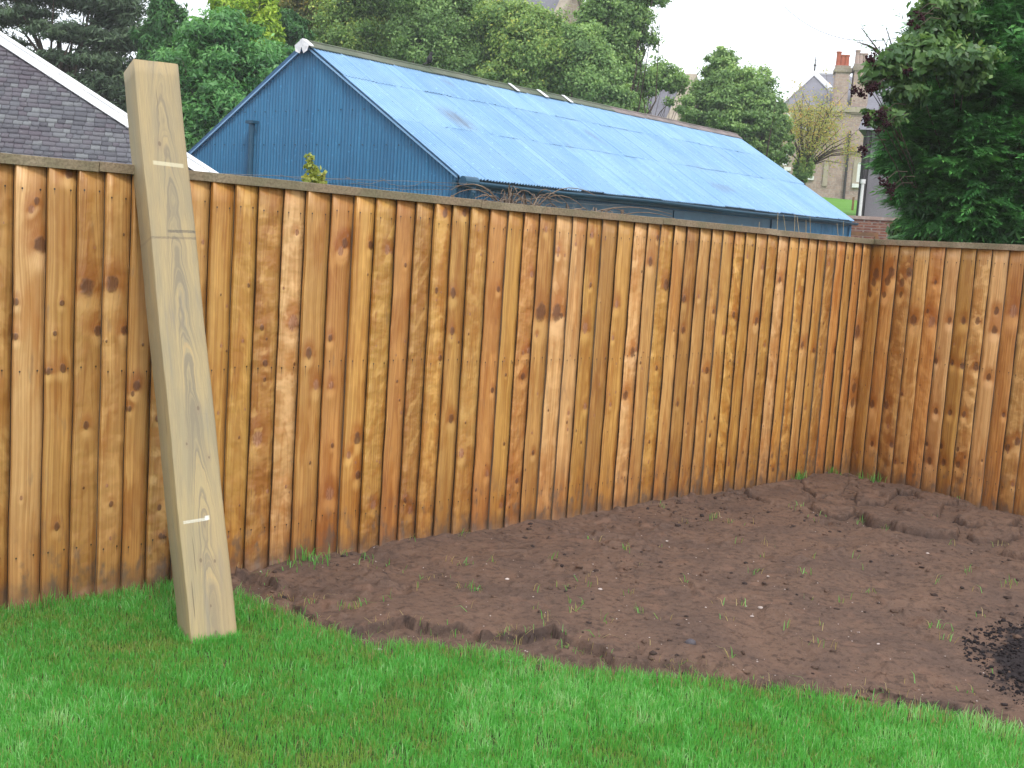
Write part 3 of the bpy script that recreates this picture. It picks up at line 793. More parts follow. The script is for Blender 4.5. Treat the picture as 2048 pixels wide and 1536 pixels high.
stone(1505, 1238, 0.006, M_st, 'smallest pale stone of the trio, nearest the lawn')
stone(1200, 1182, 0.009, M_st, 'pale stone on the soil left of the middle, below the long fence')
stone(1380, 1300, 0.019, M_st2, 'round dark stone near the torn turf edge above the lawn', 0.85)
stone(1014, 1162, 0.009, M_st, 'pale grey stone by a clod near the long fence')
stone(757, 1283, 0.013, M_st, 'flat whitish stone in the crumbled edge right of the beam', 0.3)
stone(1536, 1152, 0.006, M_st, 'tiny orange pink stone in the middle of the soil')
stone(1334, 1078, 0.007, M_st, 'tiny pale stone close to the foot of the long fence')
stone(1855, 1107, 0.008, M_st, 'pale stone in front of the long rolled turf strip')
stone(1756, 1292, 0.006, M_st, 'tiny white stone in the right half of the soil, above the torn edge')
def pebbles():
    rs = np.random.RandomState(18)
    n = 260
    P = np.array([gr(rs.uniform(470, 2040), rs.uniform(1030, 1420)) for _ in range(n)])
    d, ins = polydist(P[:, 0], P[:, 1], LAWN)
    P = P[~ins]
    r = rs.uniform(0.0016, 0.004, len(P))
    o = clod_mesh('pebbles', P[:, 0], P[:, 1], soil_height(P[:, 0], P[:, 1])[0]+r*0.3, r, M_st, rs)
    tag(o, 'tiny pale grit and pebbles sprinkled over the bare soil', 'pebbles', kind='stuff')
pebbles()

# ------------------------------------------------------------------ BEAM
def beam_mat():
    t = T('beam_wood')
    s3 = t.n('SeparateXYZ', {0: t.attr('bl', 'Vector')})   # x across, y depth, z along, metres
    x, y, z = s3.outputs
    nz = t.noise(t.xyz(t.mul(x, 9.0), t.mul(y, 9.0), t.mul(z, 3.4)), 1.0, 4)
    nzl = t.noise(t.xyz(0.0, 3.0, t.mul(z, 4.2)), 1.0, 2)
    dx = t.add(t.sub(x, 0.100), t.mul(t.sub(nzl, 0.5), 0.03))
    dy = t.add(y, t.add(0.030, t.mul(t.sub(nzl, 0.5), 0.030)))
    r = t.M('SQRT', t.add(t.mul(dx, dx), t.mul(dy, dy)))
    ph = t.add(t.mul(r, 120), t.add(t.mul(nz, 4.5), t.mul(z, 8.0)))
    g = t.noise(t.xyz(ph, t.mul(z, 0.35), 0.0), 1.3, 2, 0.6)
    grain = t.mr(g, 0.44, 0.58)
    near = t.mr(t.M('ABSOLUTE', dx), 0.055, 0.012)
    f = t.noise(t.xyz(t.mul(x, 260), t.mul(y, 260), t.mul(z, 6)), 1.0, 3, 0.6)
    cl_ = t.noise(t.xyz(t.mul(x, 12), t.mul(y, 12), t.mul(z, 3)), 1.0, 4)
    col = t.mix(t.mr(cl_, 0.35, 0.65), (0.41, 0.315, 0.170), (0.33, 0.27, 0.165))
    col = t.mix(t.mul(grain, t.add(0.14, t.mul(near, 0.62))), col, (0.215, 0.18, 0.13))
    lg = t.mr(g, 0.40, 0.30)
    col = t.mix(t.mul(lg, t.mul(near, 0.55)), col, (0.50, 0.34, 0.16))
    col = t.mix(t.mr(f, 0.42, 0.7, 0, 0.35), col, (0.24, 0.195, 0.13))
    gs = t.noise(t.xyz(t.mul(x, 22), t.mul(y, 22), t.mul(z, 2.0)), 1.0, 4, 0.6)
    col = t.mix(t.mr(gs, 0.55, 0.72, 0, 0.55), col, (0.225, 0.20, 0.165))
    col = t.mix(t.mul(t.mr(z, 0.9, 0.0), t.mr(x, 0.05, 0.16, 0.0, 0.4)), col, (0.43, 0.29, 0.155))
    # knots and nail specks
    for (kx, kz, kr) in ((0.075, 2.02, 0.007), (0.07, 0.32, 0.006), (0.125, 0.31, 0.005), (0.09, 0.14, 0.004), (0.10, 0.035, 0.006), (0.12, 0.92, 0.006), (0.06, 0.78, 0.004), (0.145, 0.72, 0.004)):
        a = t.M('DIVIDE', t.sub(x, kx), kr); b = t.M('DIVIDE', t.sub(z, kz), kr*1.7)
        dd = t.add(t.mul(a, a), t.mul(b, b))
        col = t.mix(t.mul(t.mr(dd, 1.3, 0.2), 0.75), col, (0.12, 0.08, 0.06))
        col = t.mix(t.mul(t.mr(dd, 14, 1), 0.3), col, (0.28, 0.21, 0.14))
    jag = t.noise(t.xyz(t.mul(x, 90), t.mul(z, 200), 0.0), 1.0, 3)
    def band(zc, zh, x0, x1, slope, colr, amt, c, jg=0.4):
        zz = t.M('ABSOLUTE', t.sub(t.add(z, t.mul(x, slope)), zc))
        m = t.mul(t.mr(zz, zh, zh*0.7), t.mul(t.mr(x, x0-0.004, x0+0.004), t.mr(x, x1+0.004, x1-0.004)))
        m = t.mul(m, t.mr(y, -0.004, 0.002, 0, 1))
        m = t.mul(m, t.mr(jag, 0.2, 0.2+jg, 1-jg, 1))
        return t.mix(t.mul(m, amt), c, colr)
    front = None
    col = band(BZ(322), 0.010, 0.040, 0.165, 0.06, (0.66, 0.60, 0.42), 0.85, col, 0.3)
    col = band(BZ(1047), 0.007, 0.018, 0.115, -0.05, (0.72, 0.70, 0.62), 0.8, col, 0.5)
    col = band(BZ(1044), 0.010, 0.105, 0.122, -0.05, (0.85, 0.83, 0.78), 0.9, col, 0.2)
    col = band(BZ(460), 0.007, 0.07, 0.185, 0.0, (0.09, 0.08, 0.075), 0.95, col, 0.55)
    col = band(BZ(474), 0.006, 0.0, 0.185, 0.0, (0.11, 0.085, 0.075), 0.85, col, 0.7)
    col = band(BZ(780), 0.002, 0.0, 0.16, 0.0, (0.20, 0.17, 0.14), 0.4, col, 0.9)
    col = band(BZ(832), 0.002, 0.0, 0.185, 0.0, (0.20, 0.17, 0.14), 0.35, col, 0.9)
    # paler worn arrises, greenish cast on the shaded left flank
    col = t.mix(t.mr(y, 0.03, 0.09, 0, 0.35), col, (0.30, 0.285, 0.21))
    # split lines
    crk = t.mul(t.mr(t.noise(t.xyz(t.mul(x, 70), t.mul(y, 70), t.mul(z, 1.6)), 1.0, 2), 0.70, 0.74), 0.7)
    col = t.mix(crk, col, (0.10, 0.075, 0.055))
    hgt = t.add(t.mul(f, 0.0008), t.mul(grain, 0.0007))
    return t.fin(col, 0.72, t.bump(hgt, 1.0, 0.8), 0.25)
P1 = gr(383, 1292); P2 = gr(478, 1279); P0 = gr(359, 1266)
TOPF = at(266.4, 117.7, 4.93)
bx_ = None
def make_beam():
    c = TOPF-P1; Lb = np.linalg.norm(c); c /= Lb
    a = P2-P1; a = a-c*(a@c); a /= np.linalg.norm(a)
    b = np.cross(c, a)
    if b@(P0-P1) < 0: b = -b
    return c, a, b, Lb
bc_, ba_, bb_, BL = make_beam()
def BZ(y):
    """height along the beam of the front-left arris at pixel row y"""
    best = min(np.linspace(0, BL, 600), key=lambda s: abs(_proj(P1+bc_*s)[1]-y))
    return float(best)
def _proj(p):
    q = ROT.T @ (np.array(p)-EYE)
    return 1024+F*q[0]/-q[2], 768-F*q[1]/-q[2]
BW, BD = 0.189, 0.150
M_beam = beam_mat()
def beam():
    pr = []
    r1 = 0.004
    def arc(cx, cy, r, a0, a1, k=3):
        return [(cx+r*math.cos(a0+(a1-a0)*i/k), cy+r*math.sin(a0+(a1-a0)*i/k)) for i in range(k+1)]
    pr += arc(r1, r1, r1, math.pi, 1.5*math.pi)
    nf = 6
    pr += [(r1+(BW-0.018-r1)*i/nf, 0.0) for i in range(1, nf)]
    pr += [(BW-0.016, 0.0), (BW-0.006, 0.004), (BW, 0.013)]
    pr += arc(BW-r1, BD-r1, r1, 0, 0.5*math.pi)
    pr += arc(r1, BD-r1, r1, 0.5*math.pi, math.pi)
    n = len(pr); NZ = 40
    V = []; bl = []; Q = []
    for i in range(NZ+1):
        s = -0.05+(BL+0.05)*i/NZ
        tw = 0.0015*math.sin(i*0.5)
        for (x_, y_) in pr:
            e = 0.0008*math.sin(i*2.3+x_*60)
            p = P1+ba_*(x_+tw+e)+bb_*(y_+e)+bc_*s
            V.append(tuple(p)); bl.append((x_, y_, s))
    for i in range(NZ):
        for j in range(n): Q.append((i*n+j, i*n+(j+1) % n, (i+1)*n+(j+1) % n, (i+1)*n+j))
    cB = len(V); V.append(tuple(P1+ba_*BW/2+bb_*BD/2-bc_*0.05)); bl.append((BW/2, BD/2, -0.05))
    cT = len(V); V.append(tuple(P1+ba_*BW/2+bb_*BD/2+bc_*BL)); bl.append((BW/2, BD/2, BL))
    for j in range(n):
        Q.append((cB, cB, (j+1) % n, j)); Q.append((cT, cT, NZ*n+j, NZ*n+(j+1) % n))
    Tq = []
    for q in Q:
        if q[0] == q[1]: Tq.append((q[0], q[2], q[3]))
        else: Tq += [(q[0], q[1], q[2]), (q[0], q[2], q[3])]
    o = npmesh('timber_beam', V, Tq, M_beam, None, {'bl': ('FLOAT_VECTOR', bl)})
    tag(o, 'thick pale square timber beam standing on the lawn and leaning back against the long fence', 'beam')
beam()
def beam_grass():
    rs = np.random.RandomState(44)
    n = 420
    e = rs.randint(0, 3, n); q = rs.uniform(0, 1, n)
    P3 = P1+ba_*BW
    bx = np.where(e < 2, P1[0]+(P3-P1)[0]*q, P1[0]+(P0-P1)[0]*q); by = np.where(e < 2, P1[1]+(P3-P1)[1]*q, P1[1]+(P0-P1)[1]*q)
    dirx, diry = (-bb_[0], -bb_[1]); lx, ly = (-ba_[0], -ba_[1])
    off = rs.uniform(0.004, 0.05, n)
    bx = bx+np.where(e < 2, dirx, lx)*off; by = by+np.where(e < 2, diry, ly)*off
    g = blades('grass', bx, by, np.zeros(n), rs.uniform(0.03, 0.06, n), np.full(n, 0.0035), M_grass, rs, 0.5, rs.uniform(0.2, 0.9, n))
    tag(g, 'longer lawn grass left uncut around the foot of the timber beam', 'grass', kind='stuff')
beam_grass()

# ------------------------------------------------------------------ BLUE SHED
def blue_paint(name, c1, c2, rough=0.45, streak=(1, 1, 1), spec=0.5):
    t = T(name); p = t.pos()
    n1 = t.noise(p, 0.9, 4, 0.6); n2 = t.noise(p, 14, 4, 0.65)
    col = t.mix(t.mr(n1, 0.35, 0.65), c1, c2)
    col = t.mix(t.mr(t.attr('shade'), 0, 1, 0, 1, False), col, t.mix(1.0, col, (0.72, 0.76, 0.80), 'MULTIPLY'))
    col = t.mix(t.mr(n2, 0.60, 0.72, 0, 0.35), col, tuple(min(1, x*2.0+0.03) for x in c1))
    col = t.mix(t.mr(n2, 0.40, 0.28, 0, 0.35), col, tuple(x*0.45 for x in c1))
    # drilled-in fixings and patches of lost paint
    st = t.attr('rust')
    col = t.mix(st, col, (0.10, 0.085, 0.085))
    return t.fin(col, rough, t.bump(n2, 0.002, 0.5), spec)
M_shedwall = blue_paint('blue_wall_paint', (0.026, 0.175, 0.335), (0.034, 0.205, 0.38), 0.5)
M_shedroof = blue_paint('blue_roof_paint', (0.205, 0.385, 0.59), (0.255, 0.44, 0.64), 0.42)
M_shedtrim = rough_mat('blue_trim', (0.026, 0.095, 0.16), (0.020, 0.075, 0.13), 3, 0.5, 0.001, 40, 0.4)
M_moss = rough_mat('mossy_ridge', (0.155, 0.165, 0.125), (0.10, 0.125, 0.085), 2.0, 0.85, 0.006, 30, 0.2)
M_ridge2 = rough_mat('grey_ridge', (0.27, 0.22, 0.21), (0.17, 0.15, 0.14), 2.5, 0.85, 0.006, 30, 0.2)
M_white = rough_mat('white_lead', (0.80, 0.80, 0.80), (0.70, 0.71, 0.73), 3, 0.5, 0.001, 30, 0.3)
M_black = rough_mat('black', (0.012, 0.012, 0.014), (0.008, 0.008, 0.01), 10, 0.6, 0.001, 60, 0.3)
HE = 2.6
E0 = gr(915, 350, HE)
sdh = np.array([0.609, 0.793, 0.0]); sdh /= np.linalg.norm(sdh)
spv = np.array([-sdh[1], sdh[0], 0])
E1 = onp(1705, 441, E0, spv)
E1[2] += 0.02
sdv = (E1-E0); SL = np.linalg.norm(sdv); sdv /= SL      # the shed climbs a little with the ground
RG = onp(612, 88, E0, sdh)
HW = float((RG-E0)@spv); RZ = float(RG[2])
UP = np.array([0, 0, 1.0])
shed = thing('blue_shed', (*(E0+sdv*SL/2+spv*HW)[:2], 0), 'big blue corrugated metal shed with pitched roof behind the long fence', 'shed')
def corr(name, org, du, dv, dn, L, top, bot, mat, pitch=0.0762, amp=0.018, rows=2, sheet=0.66, seed=1, jit=0.003, rustf=None, tier=0.0):
    """corrugated sheeting: columns along du, running along dv; top/bot are functions of u"""
    rs = np.random.RandomState(seed)
    us = np.arange(0, L, pitch/8); 
    k = (us/sheet).astype(int)
    off = rs.uniform(-jit, jit, k.max()+2)[k]; rib = (us/pitch+0.5).astype(int); sh = rs.uniform(0.2, 0.8, k.max()+2)[k]+rs.uniform(-0.5, 0.5, rib.max()+2)[rib]*(rs.uniform(0, 1, rib.max()+2)[rib] > 0.55)+0.55*(0.5-0.5*np.cos(2*math.pi*us/pitch))   # last term paints shade into the valleys so the ribs read
    lipp = 0.012*np.clip(1-(us-k*sheet)/0.09, 0, 1)
    hgt = amp*np.cos(2*math.pi*us/pitch)+off+lipp
    V = []; S = []; R = []
    for r in range(rows):
        f = r/(rows-1)
        vv = bot(us)*(1-f)+top(us)*f
        z = hgt+tier*(1-f)
        P = org[None]+du[None]*us[:, None]+dv[None]*vv[:, None]+dn[None]*z[:, None]
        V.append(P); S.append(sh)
        R.append(rustf(us, vv, sh) if rustf else np.zeros(len(us)))
    V = np.concatenate(V); S = np.concatenate(S); R = np.concatenate(R)
    n = len(us)
    i = np.arange(rows-1)[:, None]*n+np.arange(n-1)[None]
    Fq = np.stack([i, i+1, i+1+n, i+n], -1).reshape(-1, 4)
    # drop slivers
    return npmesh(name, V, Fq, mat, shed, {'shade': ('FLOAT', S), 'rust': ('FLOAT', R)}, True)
slope = (RZ-HE)/HW
# near gable: u from the right corner (E0) leftwards along spv
gt = lambda u: np.where(u <= HW, HE+slope*u, HE+slope*(2*HW-u))-0.02
Zl = float(HE-0.02)
zb_ = 2.45
orgG = np.array([E0[0], E0[1], 0])+sdv*0.05
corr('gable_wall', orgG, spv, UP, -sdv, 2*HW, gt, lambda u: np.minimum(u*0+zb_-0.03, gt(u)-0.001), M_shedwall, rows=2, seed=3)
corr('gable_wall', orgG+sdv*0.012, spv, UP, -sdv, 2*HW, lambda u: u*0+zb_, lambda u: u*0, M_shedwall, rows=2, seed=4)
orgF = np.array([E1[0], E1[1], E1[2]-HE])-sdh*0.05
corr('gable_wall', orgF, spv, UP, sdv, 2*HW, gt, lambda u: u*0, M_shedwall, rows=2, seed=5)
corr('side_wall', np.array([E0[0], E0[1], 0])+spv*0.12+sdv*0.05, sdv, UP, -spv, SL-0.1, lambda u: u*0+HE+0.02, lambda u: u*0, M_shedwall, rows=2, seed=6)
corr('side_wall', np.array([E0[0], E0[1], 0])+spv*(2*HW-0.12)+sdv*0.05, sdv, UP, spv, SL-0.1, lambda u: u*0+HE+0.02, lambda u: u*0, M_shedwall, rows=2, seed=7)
# roof: three tiers of sheets on each slope
RL = math.hypot(HW, RZ-HE)
for side in (0, 1):
    su = (spv*HW+UP*(RZ-HE))/RL if side == 0 else (-spv*HW+UP*(RZ-HE))/RL
    nn = np.cross(sdv, su) if side == 0 else -np.cross(sdv, su)
    if nn[2] < 0: nn = -nn
    o_ = E0.copy() if side == 0 else E0+spv*2*HW
    cuts = [-0.06, RL*0.40, RL*0.73, RL]
    for tr in range(3):
        rsx = np.random.RandomState(50+tr)
        jag = rsx.uniform(-0.02, 0.02, 80)
        def bt(u, a=cuts[tr], jag=jag): return u*0+a+jag[(u/0.66).astype(int)]
        def tp(u, a=cuts[tr+1]): return u*0+a+0.05 if a < RL-0.01 else u*0+a
        def rf(u, v, sh, tr=tr):
            r = fbm(u*1.2, v*1.2, 99, 3)
            a = sstep(0.9, 0.0, np.hypot((u-1.95)/0.55, (v-RL*0.50)/0.65))*(0.5+2.5*np.clip(fbm(u*14, v*3, 98, 2), 0, 1))
            return np.clip(sstep(0.24, 0.34, r)*0.25+a*0.9*(tr > 0), 0, 1)
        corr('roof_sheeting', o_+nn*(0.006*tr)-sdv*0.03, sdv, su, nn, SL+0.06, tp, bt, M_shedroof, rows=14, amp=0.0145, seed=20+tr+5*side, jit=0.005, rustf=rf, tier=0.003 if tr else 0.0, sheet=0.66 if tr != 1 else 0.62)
# ridge capping in lengths
capL = 1.55; s = -0.06; k = 0
while s < SL+0.02:
    e = min(s+capL, SL+0.06)
    m = MB()
    dz = random.uniform(-0.008, 0.008)
    tp_ = np.array([RG[0], RG[1], RZ+0.055+dz])
    for sg in (1, -1):
        su = (-spv*sg*HW-UP*(RZ-HE)) / RL
        w_ = 0.21
        a0 = tp_+sdv*s; a1 = tp_+sdv*(e+0.03)
        m.add([a0, a1, a1+su*w_, a0+su*w_, a0-UP*0.012, a1-UP*0.012, a1+su*w_-UP*0.012, a0+su*w_-UP*0.012], [(0, 1, 2, 3), (7, 6, 5, 4), (0, 3, 7, 4), (1, 5, 6, 2), (3, 2, 6, 7)])
    m.tube([tp_+sdv*s, tp_+sdv*(e+0.03)], 0.022, 8)
    m.build('ridge_cap', M_moss if s < SL*0.52 else M_ridge2, shed)
    s = e; k += 1
m = MB()
tp_ = np.array([RG[0], RG[1], RZ+0.06])-sdv*0.07
for sg in (1, -1):
    su = (-spv*sg*HW-UP*(RZ-HE)) / RL
    m.box(tp_-sdv*0.02, su*0.21, sdv*0.10, UP*0.02)
    m.add([tp_-sdv*0.02, tp_+su*0.20-sdv*0.02, tp_+su*0.17-UP*0.10-sdv*0.03, tp_-UP*0.12-sdv*0.03, tp_+su*0.05-UP*0.20-sdv*0.02], [(0, 1, 2, 4, 3)])
m.box(tp_-sdv*0.03-spv*0.05-UP*0.10, spv*0.09, sdv*0.04, UP*0.10)
m.build('ridge_end_cap', M_white, shed)
for (xa, wd_) in ((1015, 0.10), (1072, 0.12), (1122, 0.11)):
    nnp = np.cross(spv, UP)
    rr_ = onp(xa, 95+(xa-615)*0.215, RG, spv)
    q = np.array([RG[0], RG[1], RZ])+sdv*float((rr_-RG)@sdv)
    su = (-spv*HW-UP*(RZ-HE))/RL
    MB().box(q+UP*0.075, su*0.30, sdv*wd_, UP*0.012).build('white_strap', M_white, shed)
# barge edge on gable rakes
for sg in (0, 1):
    o_ = E0.copy() if sg == 0 else E0+spv*2*HW
    su = ((spv if sg == 0 else -spv)*HW+UP*(RZ-HE))/RL
    MB().box(o_-sdv*0.02-UP*0.045, su*RL, sdv*0.03, UP*0.03).build('barge_board', M_shedroof, shed)
# gutter, brackets, downpipes, fascia, timber panels
m = MB(); gc = E0-spv*0.09-UP*0.075
N = 26; vs = []; fs = []; RR = 0.062
for i in range(N+1):
    c = gc+sdv*(0.10+(SL-0.05)*i/N)-UP*0.012*math.sin(i*0.5)
    for j in range(9):
        a = math.pi+math.pi*j/8
        vs.append(c+spv*(-RR*math.cos(a))+UP*(RR*math.sin(a)))
for i in range(N):
    for j in range(8): fs.append((i*9+j, i*9+j+1, (i+1)*9+j+1, (i+1)*9+j))
m.add(vs, fs)
g_ = m.build('gutter', M_shedtrim, shed, smooth=True)
sol = g_.modifiers.new('s', 'SOLIDIFY'); sol.thickness = 0.006
MB().tube([gc+sdv*0.02-UP*0.01, gc+sdv*0.34-UP*0.01], 0.078, 14).build('gutter_end', M_shedwall2 if False else M_shedtrim, shed)
dp = gc+sdv*0.28
MB().tube([dp-UP*0.04, dp-UP*0.16+spv*0.0, dp-UP*0.30+spv*0.06, dp-UP*0.42+spv*0.06, np.array([dp[0], dp[1], 0])+spv*0.06], 0.045, 10).build('downpipe', M_shedtrim, shed)
MB().box(E0+sdv*0.1+spv*0.05-UP*0.17, sdv*(SL-0.2), spv*0.03, UP*0.15).build('fascia', M_shedtrim, shed)
for (a, b, z0, z1) in ((1.2, 6.6, 2.08, 2.40), (6.65, 10.9, 2.16, 2.40), (11.0, 12.9, 1.7, 2.41), (1.2, 6.6, 1.6, 2.06)):
    MB().box(np.array([E0[0], E0[1], z0])+sdv*a+spv*(0.055 if z1 < 2.41 else 0.045), sdv*(b-a), spv*0.03, UP*(z1-z0)).build('timber_panel', M_shedtrim, shed)
m = MB()
for k_ in range(11):
    m.box(np.array([E0[0], E0[1], 1.95])+sdv*(1.35+k_*0.38)+spv*0.03, sdv*0.022, spv*0.02, UP*0.12)
m.build('slatted_vent', M_black, shed)
MB().box(np.array([E0[0], E0[1], 0])+spv*0.03-sdv*0.03, sdv*0.09, spv*0.05, UP*(HE-0.08)).build('corner_post', M_shedtrim, shed)
vp = onp(512, 247, orgG, sdv); vp = vp-sdv*0.09
MB().tube([[vp[0], vp[1], 0.1], vp], 0.050, 10).box(vp-spv*0.09-sdv*0.06-UP*0.01, spv*0.20, sdv*0.14, UP*0.05).build('vent_pipe', M_shedtrim, shed, smooth=False)
m = MB()
for k_ in range(26):
    for z_ in (3.05, 3.62):
        u_ = 0.2+k_*0.27
        if HE+slope*min(u_, 2*HW-u_) < z_+0.1: continue
        c = np.array([E0[0], E0[1], z_+0.004*math.sin(k_*3)])+spv*u_-sdv*-0.03-sdv*0.005
        m.tube([c, c-sdv*0.012], 0.014, 6)
m.build('wall_fixings', M_shedtrim, shed)
m = MB()
for tr, vv_ in enumerate((RL*0.06, RL*0.42, RL*0.75, RL*0.56, RL*0.22)):
    su = (spv*HW+UP*(RZ-HE))/RL; nn = np.cross(sdv, su); nn = nn if nn[2] > 0 else -nn
    for k_ in range(int(SL/0.2286)):
        c = E0+sdv*(0.0762*(3*k_+1)+0.0)+su*vv_+nn*0.018
        m.tube([c, c+nn*0.005], 0.006, 5)
m.build('roof_fixings', M_shedtrim, shed)['kind'] = 'stuff'

# bird on the ridge
def bird():
    p0 = onp(856, 140, RG, spv)
    q = np.array([RG[0], RG[1], RZ+0.075])+sdv*float((p0-RG)@sdv)
    vs = []; fs = []
    rings = [(0.0, -0.02, 0.004), (0.03, 0.01, 0.035), (0.07, 0.02, 0.055), (0.12, 0.03, 0.056), (0.165, 0.045, 0.036), (0.185, 0.052, 0.030), (0.215, 0.062, 0.034), (0.238, 0.066, 0.022), (0.246, 0.068, 0.004)]
    n = 10
    for z, f, r in rings:
        for k in range(n):
            a = 2*math.pi*k/n
            vs.append(q+sdv*(f+r*1.1*math.cos(a))+spv*(r*0.85*math.sin(a))+UP*(z+0.03))
    for i in range(len(rings)-1):
        for k in range(n): fs.append((i*n+k, i*n+(k+1) % n, (i+1)*n+(k+1) % n, (i+1)*n+k))
    m = MB().add(vs, fs)
    b = q+sdv*0.10+UP*0.245
    m.add([b+spv*0.008, b-spv*0.008, b+UP*0.014, b+sdv*0.045-UP*0.006], [(0, 1, 3), (1, 2, 3), (2, 0, 3)])     # beak
    tl = q-sdv*0.03+UP*0.05
    m.add([tl+spv*0.02, tl-spv*0.02, tl-sdv*0.12-UP*0.05-spv*0.028, tl-sdv*0.12-UP*0.05+spv*0.028, tl+spv*0.02+UP*0.02, tl-spv*0.02+UP*0.02, tl-sdv*0.12-UP*0.042-spv*0.028, tl-sdv*0.12-UP*0.042+spv*0.028], [(0, 1, 2, 3), (4, 7, 6, 5), (0, 3, 7, 4), (1, 5, 6, 2), (2, 6, 7, 3)])
    for sg in (1, -1):
        m.tube([q+spv*0.02*sg+UP*0.04, q+spv*0.02*sg-UP*0.004], 0.004, 5)
        m.tube([q+spv*0.02*sg-UP*0.002, q+spv*0.02*sg+sdv*0.03-UP*0.002], 0.003, 4)
    o = m.build('bird', M_black, smooth=True)
    tag(o, 'small black bird perched on the mossy ridge of the blue shed', 'bird')
bird()

# ------------------------------------------------------------------ SLATE ROOF at left
def slate_mat():
    t = T('slates'); p = t.pos()
    n = t.noise(p, 22, 4, 0.65)
    col = t.ramp(t.attr('rnd'), [(0, (0.070, 0.070, 0.085)), (0.35, (0.115, 0.118, 0.136)), (0.6, (0.100, 0.088, 0.108)), (0.85, (0.14, 0.145, 0.158)), (1, (0.18, 0.19, 0.20))])
    big = t.noise(p, 0.8, 3)
    col = t.mix(t.mr(big, 0.5, 0.7, 0, 0.5), col, (0.085, 0.060, 0.080))
    col = t.mix(t.mr(n, 0.58, 0.72, 0, 0.5), col, (0.26, 0.27, 0.26))
    col = t.mix(t.mr(n, 0.42, 0.3, 0, 0.5), col, (0.045, 0.045, 0.055))
    return t.fin(col, 0.6, t.bump(n, 0.006), 0.35)
M_slate = slate_mat()
M_harl = rough_mat('grey_harling', (0.235, 0.225, 0.245), (0.20, 0.19, 0.21), 1.5, 0.9, 0.01, 35, 0.15)
def slate_building():
    Ph = at(440, 361, 15.0)
    e = np.array([0.954, 0.30, 0.0]); e /= np.linalg.norm(e)
    hz = np.array([-e[1], e[0], 0]); sl = radians(42)
    up = hz*math.cos(sl)+UP*math.sin(sl); n = -hz*math.sin(sl)+UP*math.cos(sl)
    Pt = onp(0, 75, Ph, n)
    hv = Pt-Ph; ha = float(hv@e); hu = float(hv@up)        # hip goes left (ha<0) and up
    ze = 1.55                                               # eaves height
    u_e = (ze-Ph[2])/math.sin(sl)
    hipx = lambda u: ha/hu*u
    b = thing('slate_roofed_building', (*(Ph+e*(-3))[:2], 0), 'low building with grey purple slate roof and white hip edge at far left', 'building')
    UT = 6.2
    rs = np.random.RandomState(21)
    V = []; Q = []; R = []
    ex = 0.093; u = u_e; row = 0
    XL = -9.5
    while u < UT:
        x = hipx(u)-0.02
        stt = rs.uniform(0, 0.15)
        x -= stt
        first = True
        x1 = hipx(u+ex*1.35)+0.01
        while x1 > XL:
            wd = rs.uniform(0.075, 0.155)
            x0 = x1-wd
            lo = rs.uniform(-0.008, 0.008); t_ = rs.uniform(0.012, 0.024)
            tl = rs.uniform(-0.003, 0.003)
            Lg = ex*1.35
            g = 0.003
            cr = rs.uniform(0, 0.02, 2)
            base = len(V)
            for (xx, uu, nn_) in ((x0+g, u+lo+cr[0]*0.6, t_+0.012), (x0+g+cr[0], u+lo, t_+0.012), (x1-g-cr[1], u+lo, t_+0.012+tl), (x1-g, u+lo+cr[1]*0.6, t_+0.012+tl), (x1-g, u+Lg, 0.006), (x0+g, u+Lg, 0.006)):
                V.append(Ph+e*xx+up*uu+n*nn_)
            for (xx, uu) in ((x0+g, u+lo+cr[0]*0.6), (x0+g+cr[0], u+lo), (x1-g-cr[1], u+lo), (x1-g, u+lo+cr[1]*0.6)):
                V.append(Ph+e*xx+up*uu+n*0.002)
            R += [rs.uniform(0, 1)]*10
            B = base
            Q += [(B, B+1, B+2, B+5), (B+2, B+3, B+4, B+5), (B+6, B+7, B+1, B), (B+7, B+8, B+2, B+1), (B+8, B+9, B+3, B+2)]
            x1 = x0
        u += ex*rs.uniform(0.96, 1.03); row += 1
    npmesh('slates', V, Q, M_slate, b, {'rnd': ('FLOAT', R)})
    # roof deck under the slates and the other slopes
    c = lambda x, u_, k=0.0: Ph+e*x+up*u_+n*k
    rl, rr_ = c(XL, UT), c(hipx(UT), UT)
    el, er = c(XL, u_e), c(hipx(u_e), u_e)
    depth = 2*(UT-u_e)*math.cos(sl)
    bl, br = el+hz*depth, er+hz*depth
    MB().add([el, er, rr_, rl, bl, br], [(0, 1, 2, 3), (1, 5, 2), (5, 4, 3, 2), (4, 0, 3)]).build('roof', M_slate, b)
    ins = 0.25
    a = el+e*0.1+hz*ins-UP*0.05; w1 = (er-el)-e*(0.1+ins); 
    a0 = np.array([a[0], a[1], 0])
    MB().box(a0, w1, hz*(depth-2*ins), UP*(ze-0.1)).build('wall', M_harl, b)
    # white hip in lengths with seams
    hd = (rr_-er); HLn = np.linalg.norm(hd); hd /= HLn
    nseg = int(HLn/1.32)
    side1 = np.cross(n, hd); side1 = side1 if side1@e < 0 else -side1
    n2_ = hz*0.2+e*0.7+UP*0.68; n2_ /= np.linalg.norm(n2_)
    side2 = np.cross(n2_, hd); side2 = side2 if side2@(hz+e) > 0 else -side2
    for k in range(nseg+1):
        a = er+hd*(1.32*k+0.10)+n*0.045; bq = er+hd*min(1.32*(k+1)+0.10, HLn)+n*0.045
        m = MB()
        for sd_v, wd in ((side1, 0.150), (side2, 0.15)):
            m.box(a, bq-a, sd_v*wd-UP*0.0, n*0.012)
        m.tube([a+n*0.01, bq+n*0.01], 0.035, 8)
        m.box(a-n*0.002, hd*0.05, side1*0.156, n*0.022)
        m.build('hip_flashing', M_white, b)
slate_building()

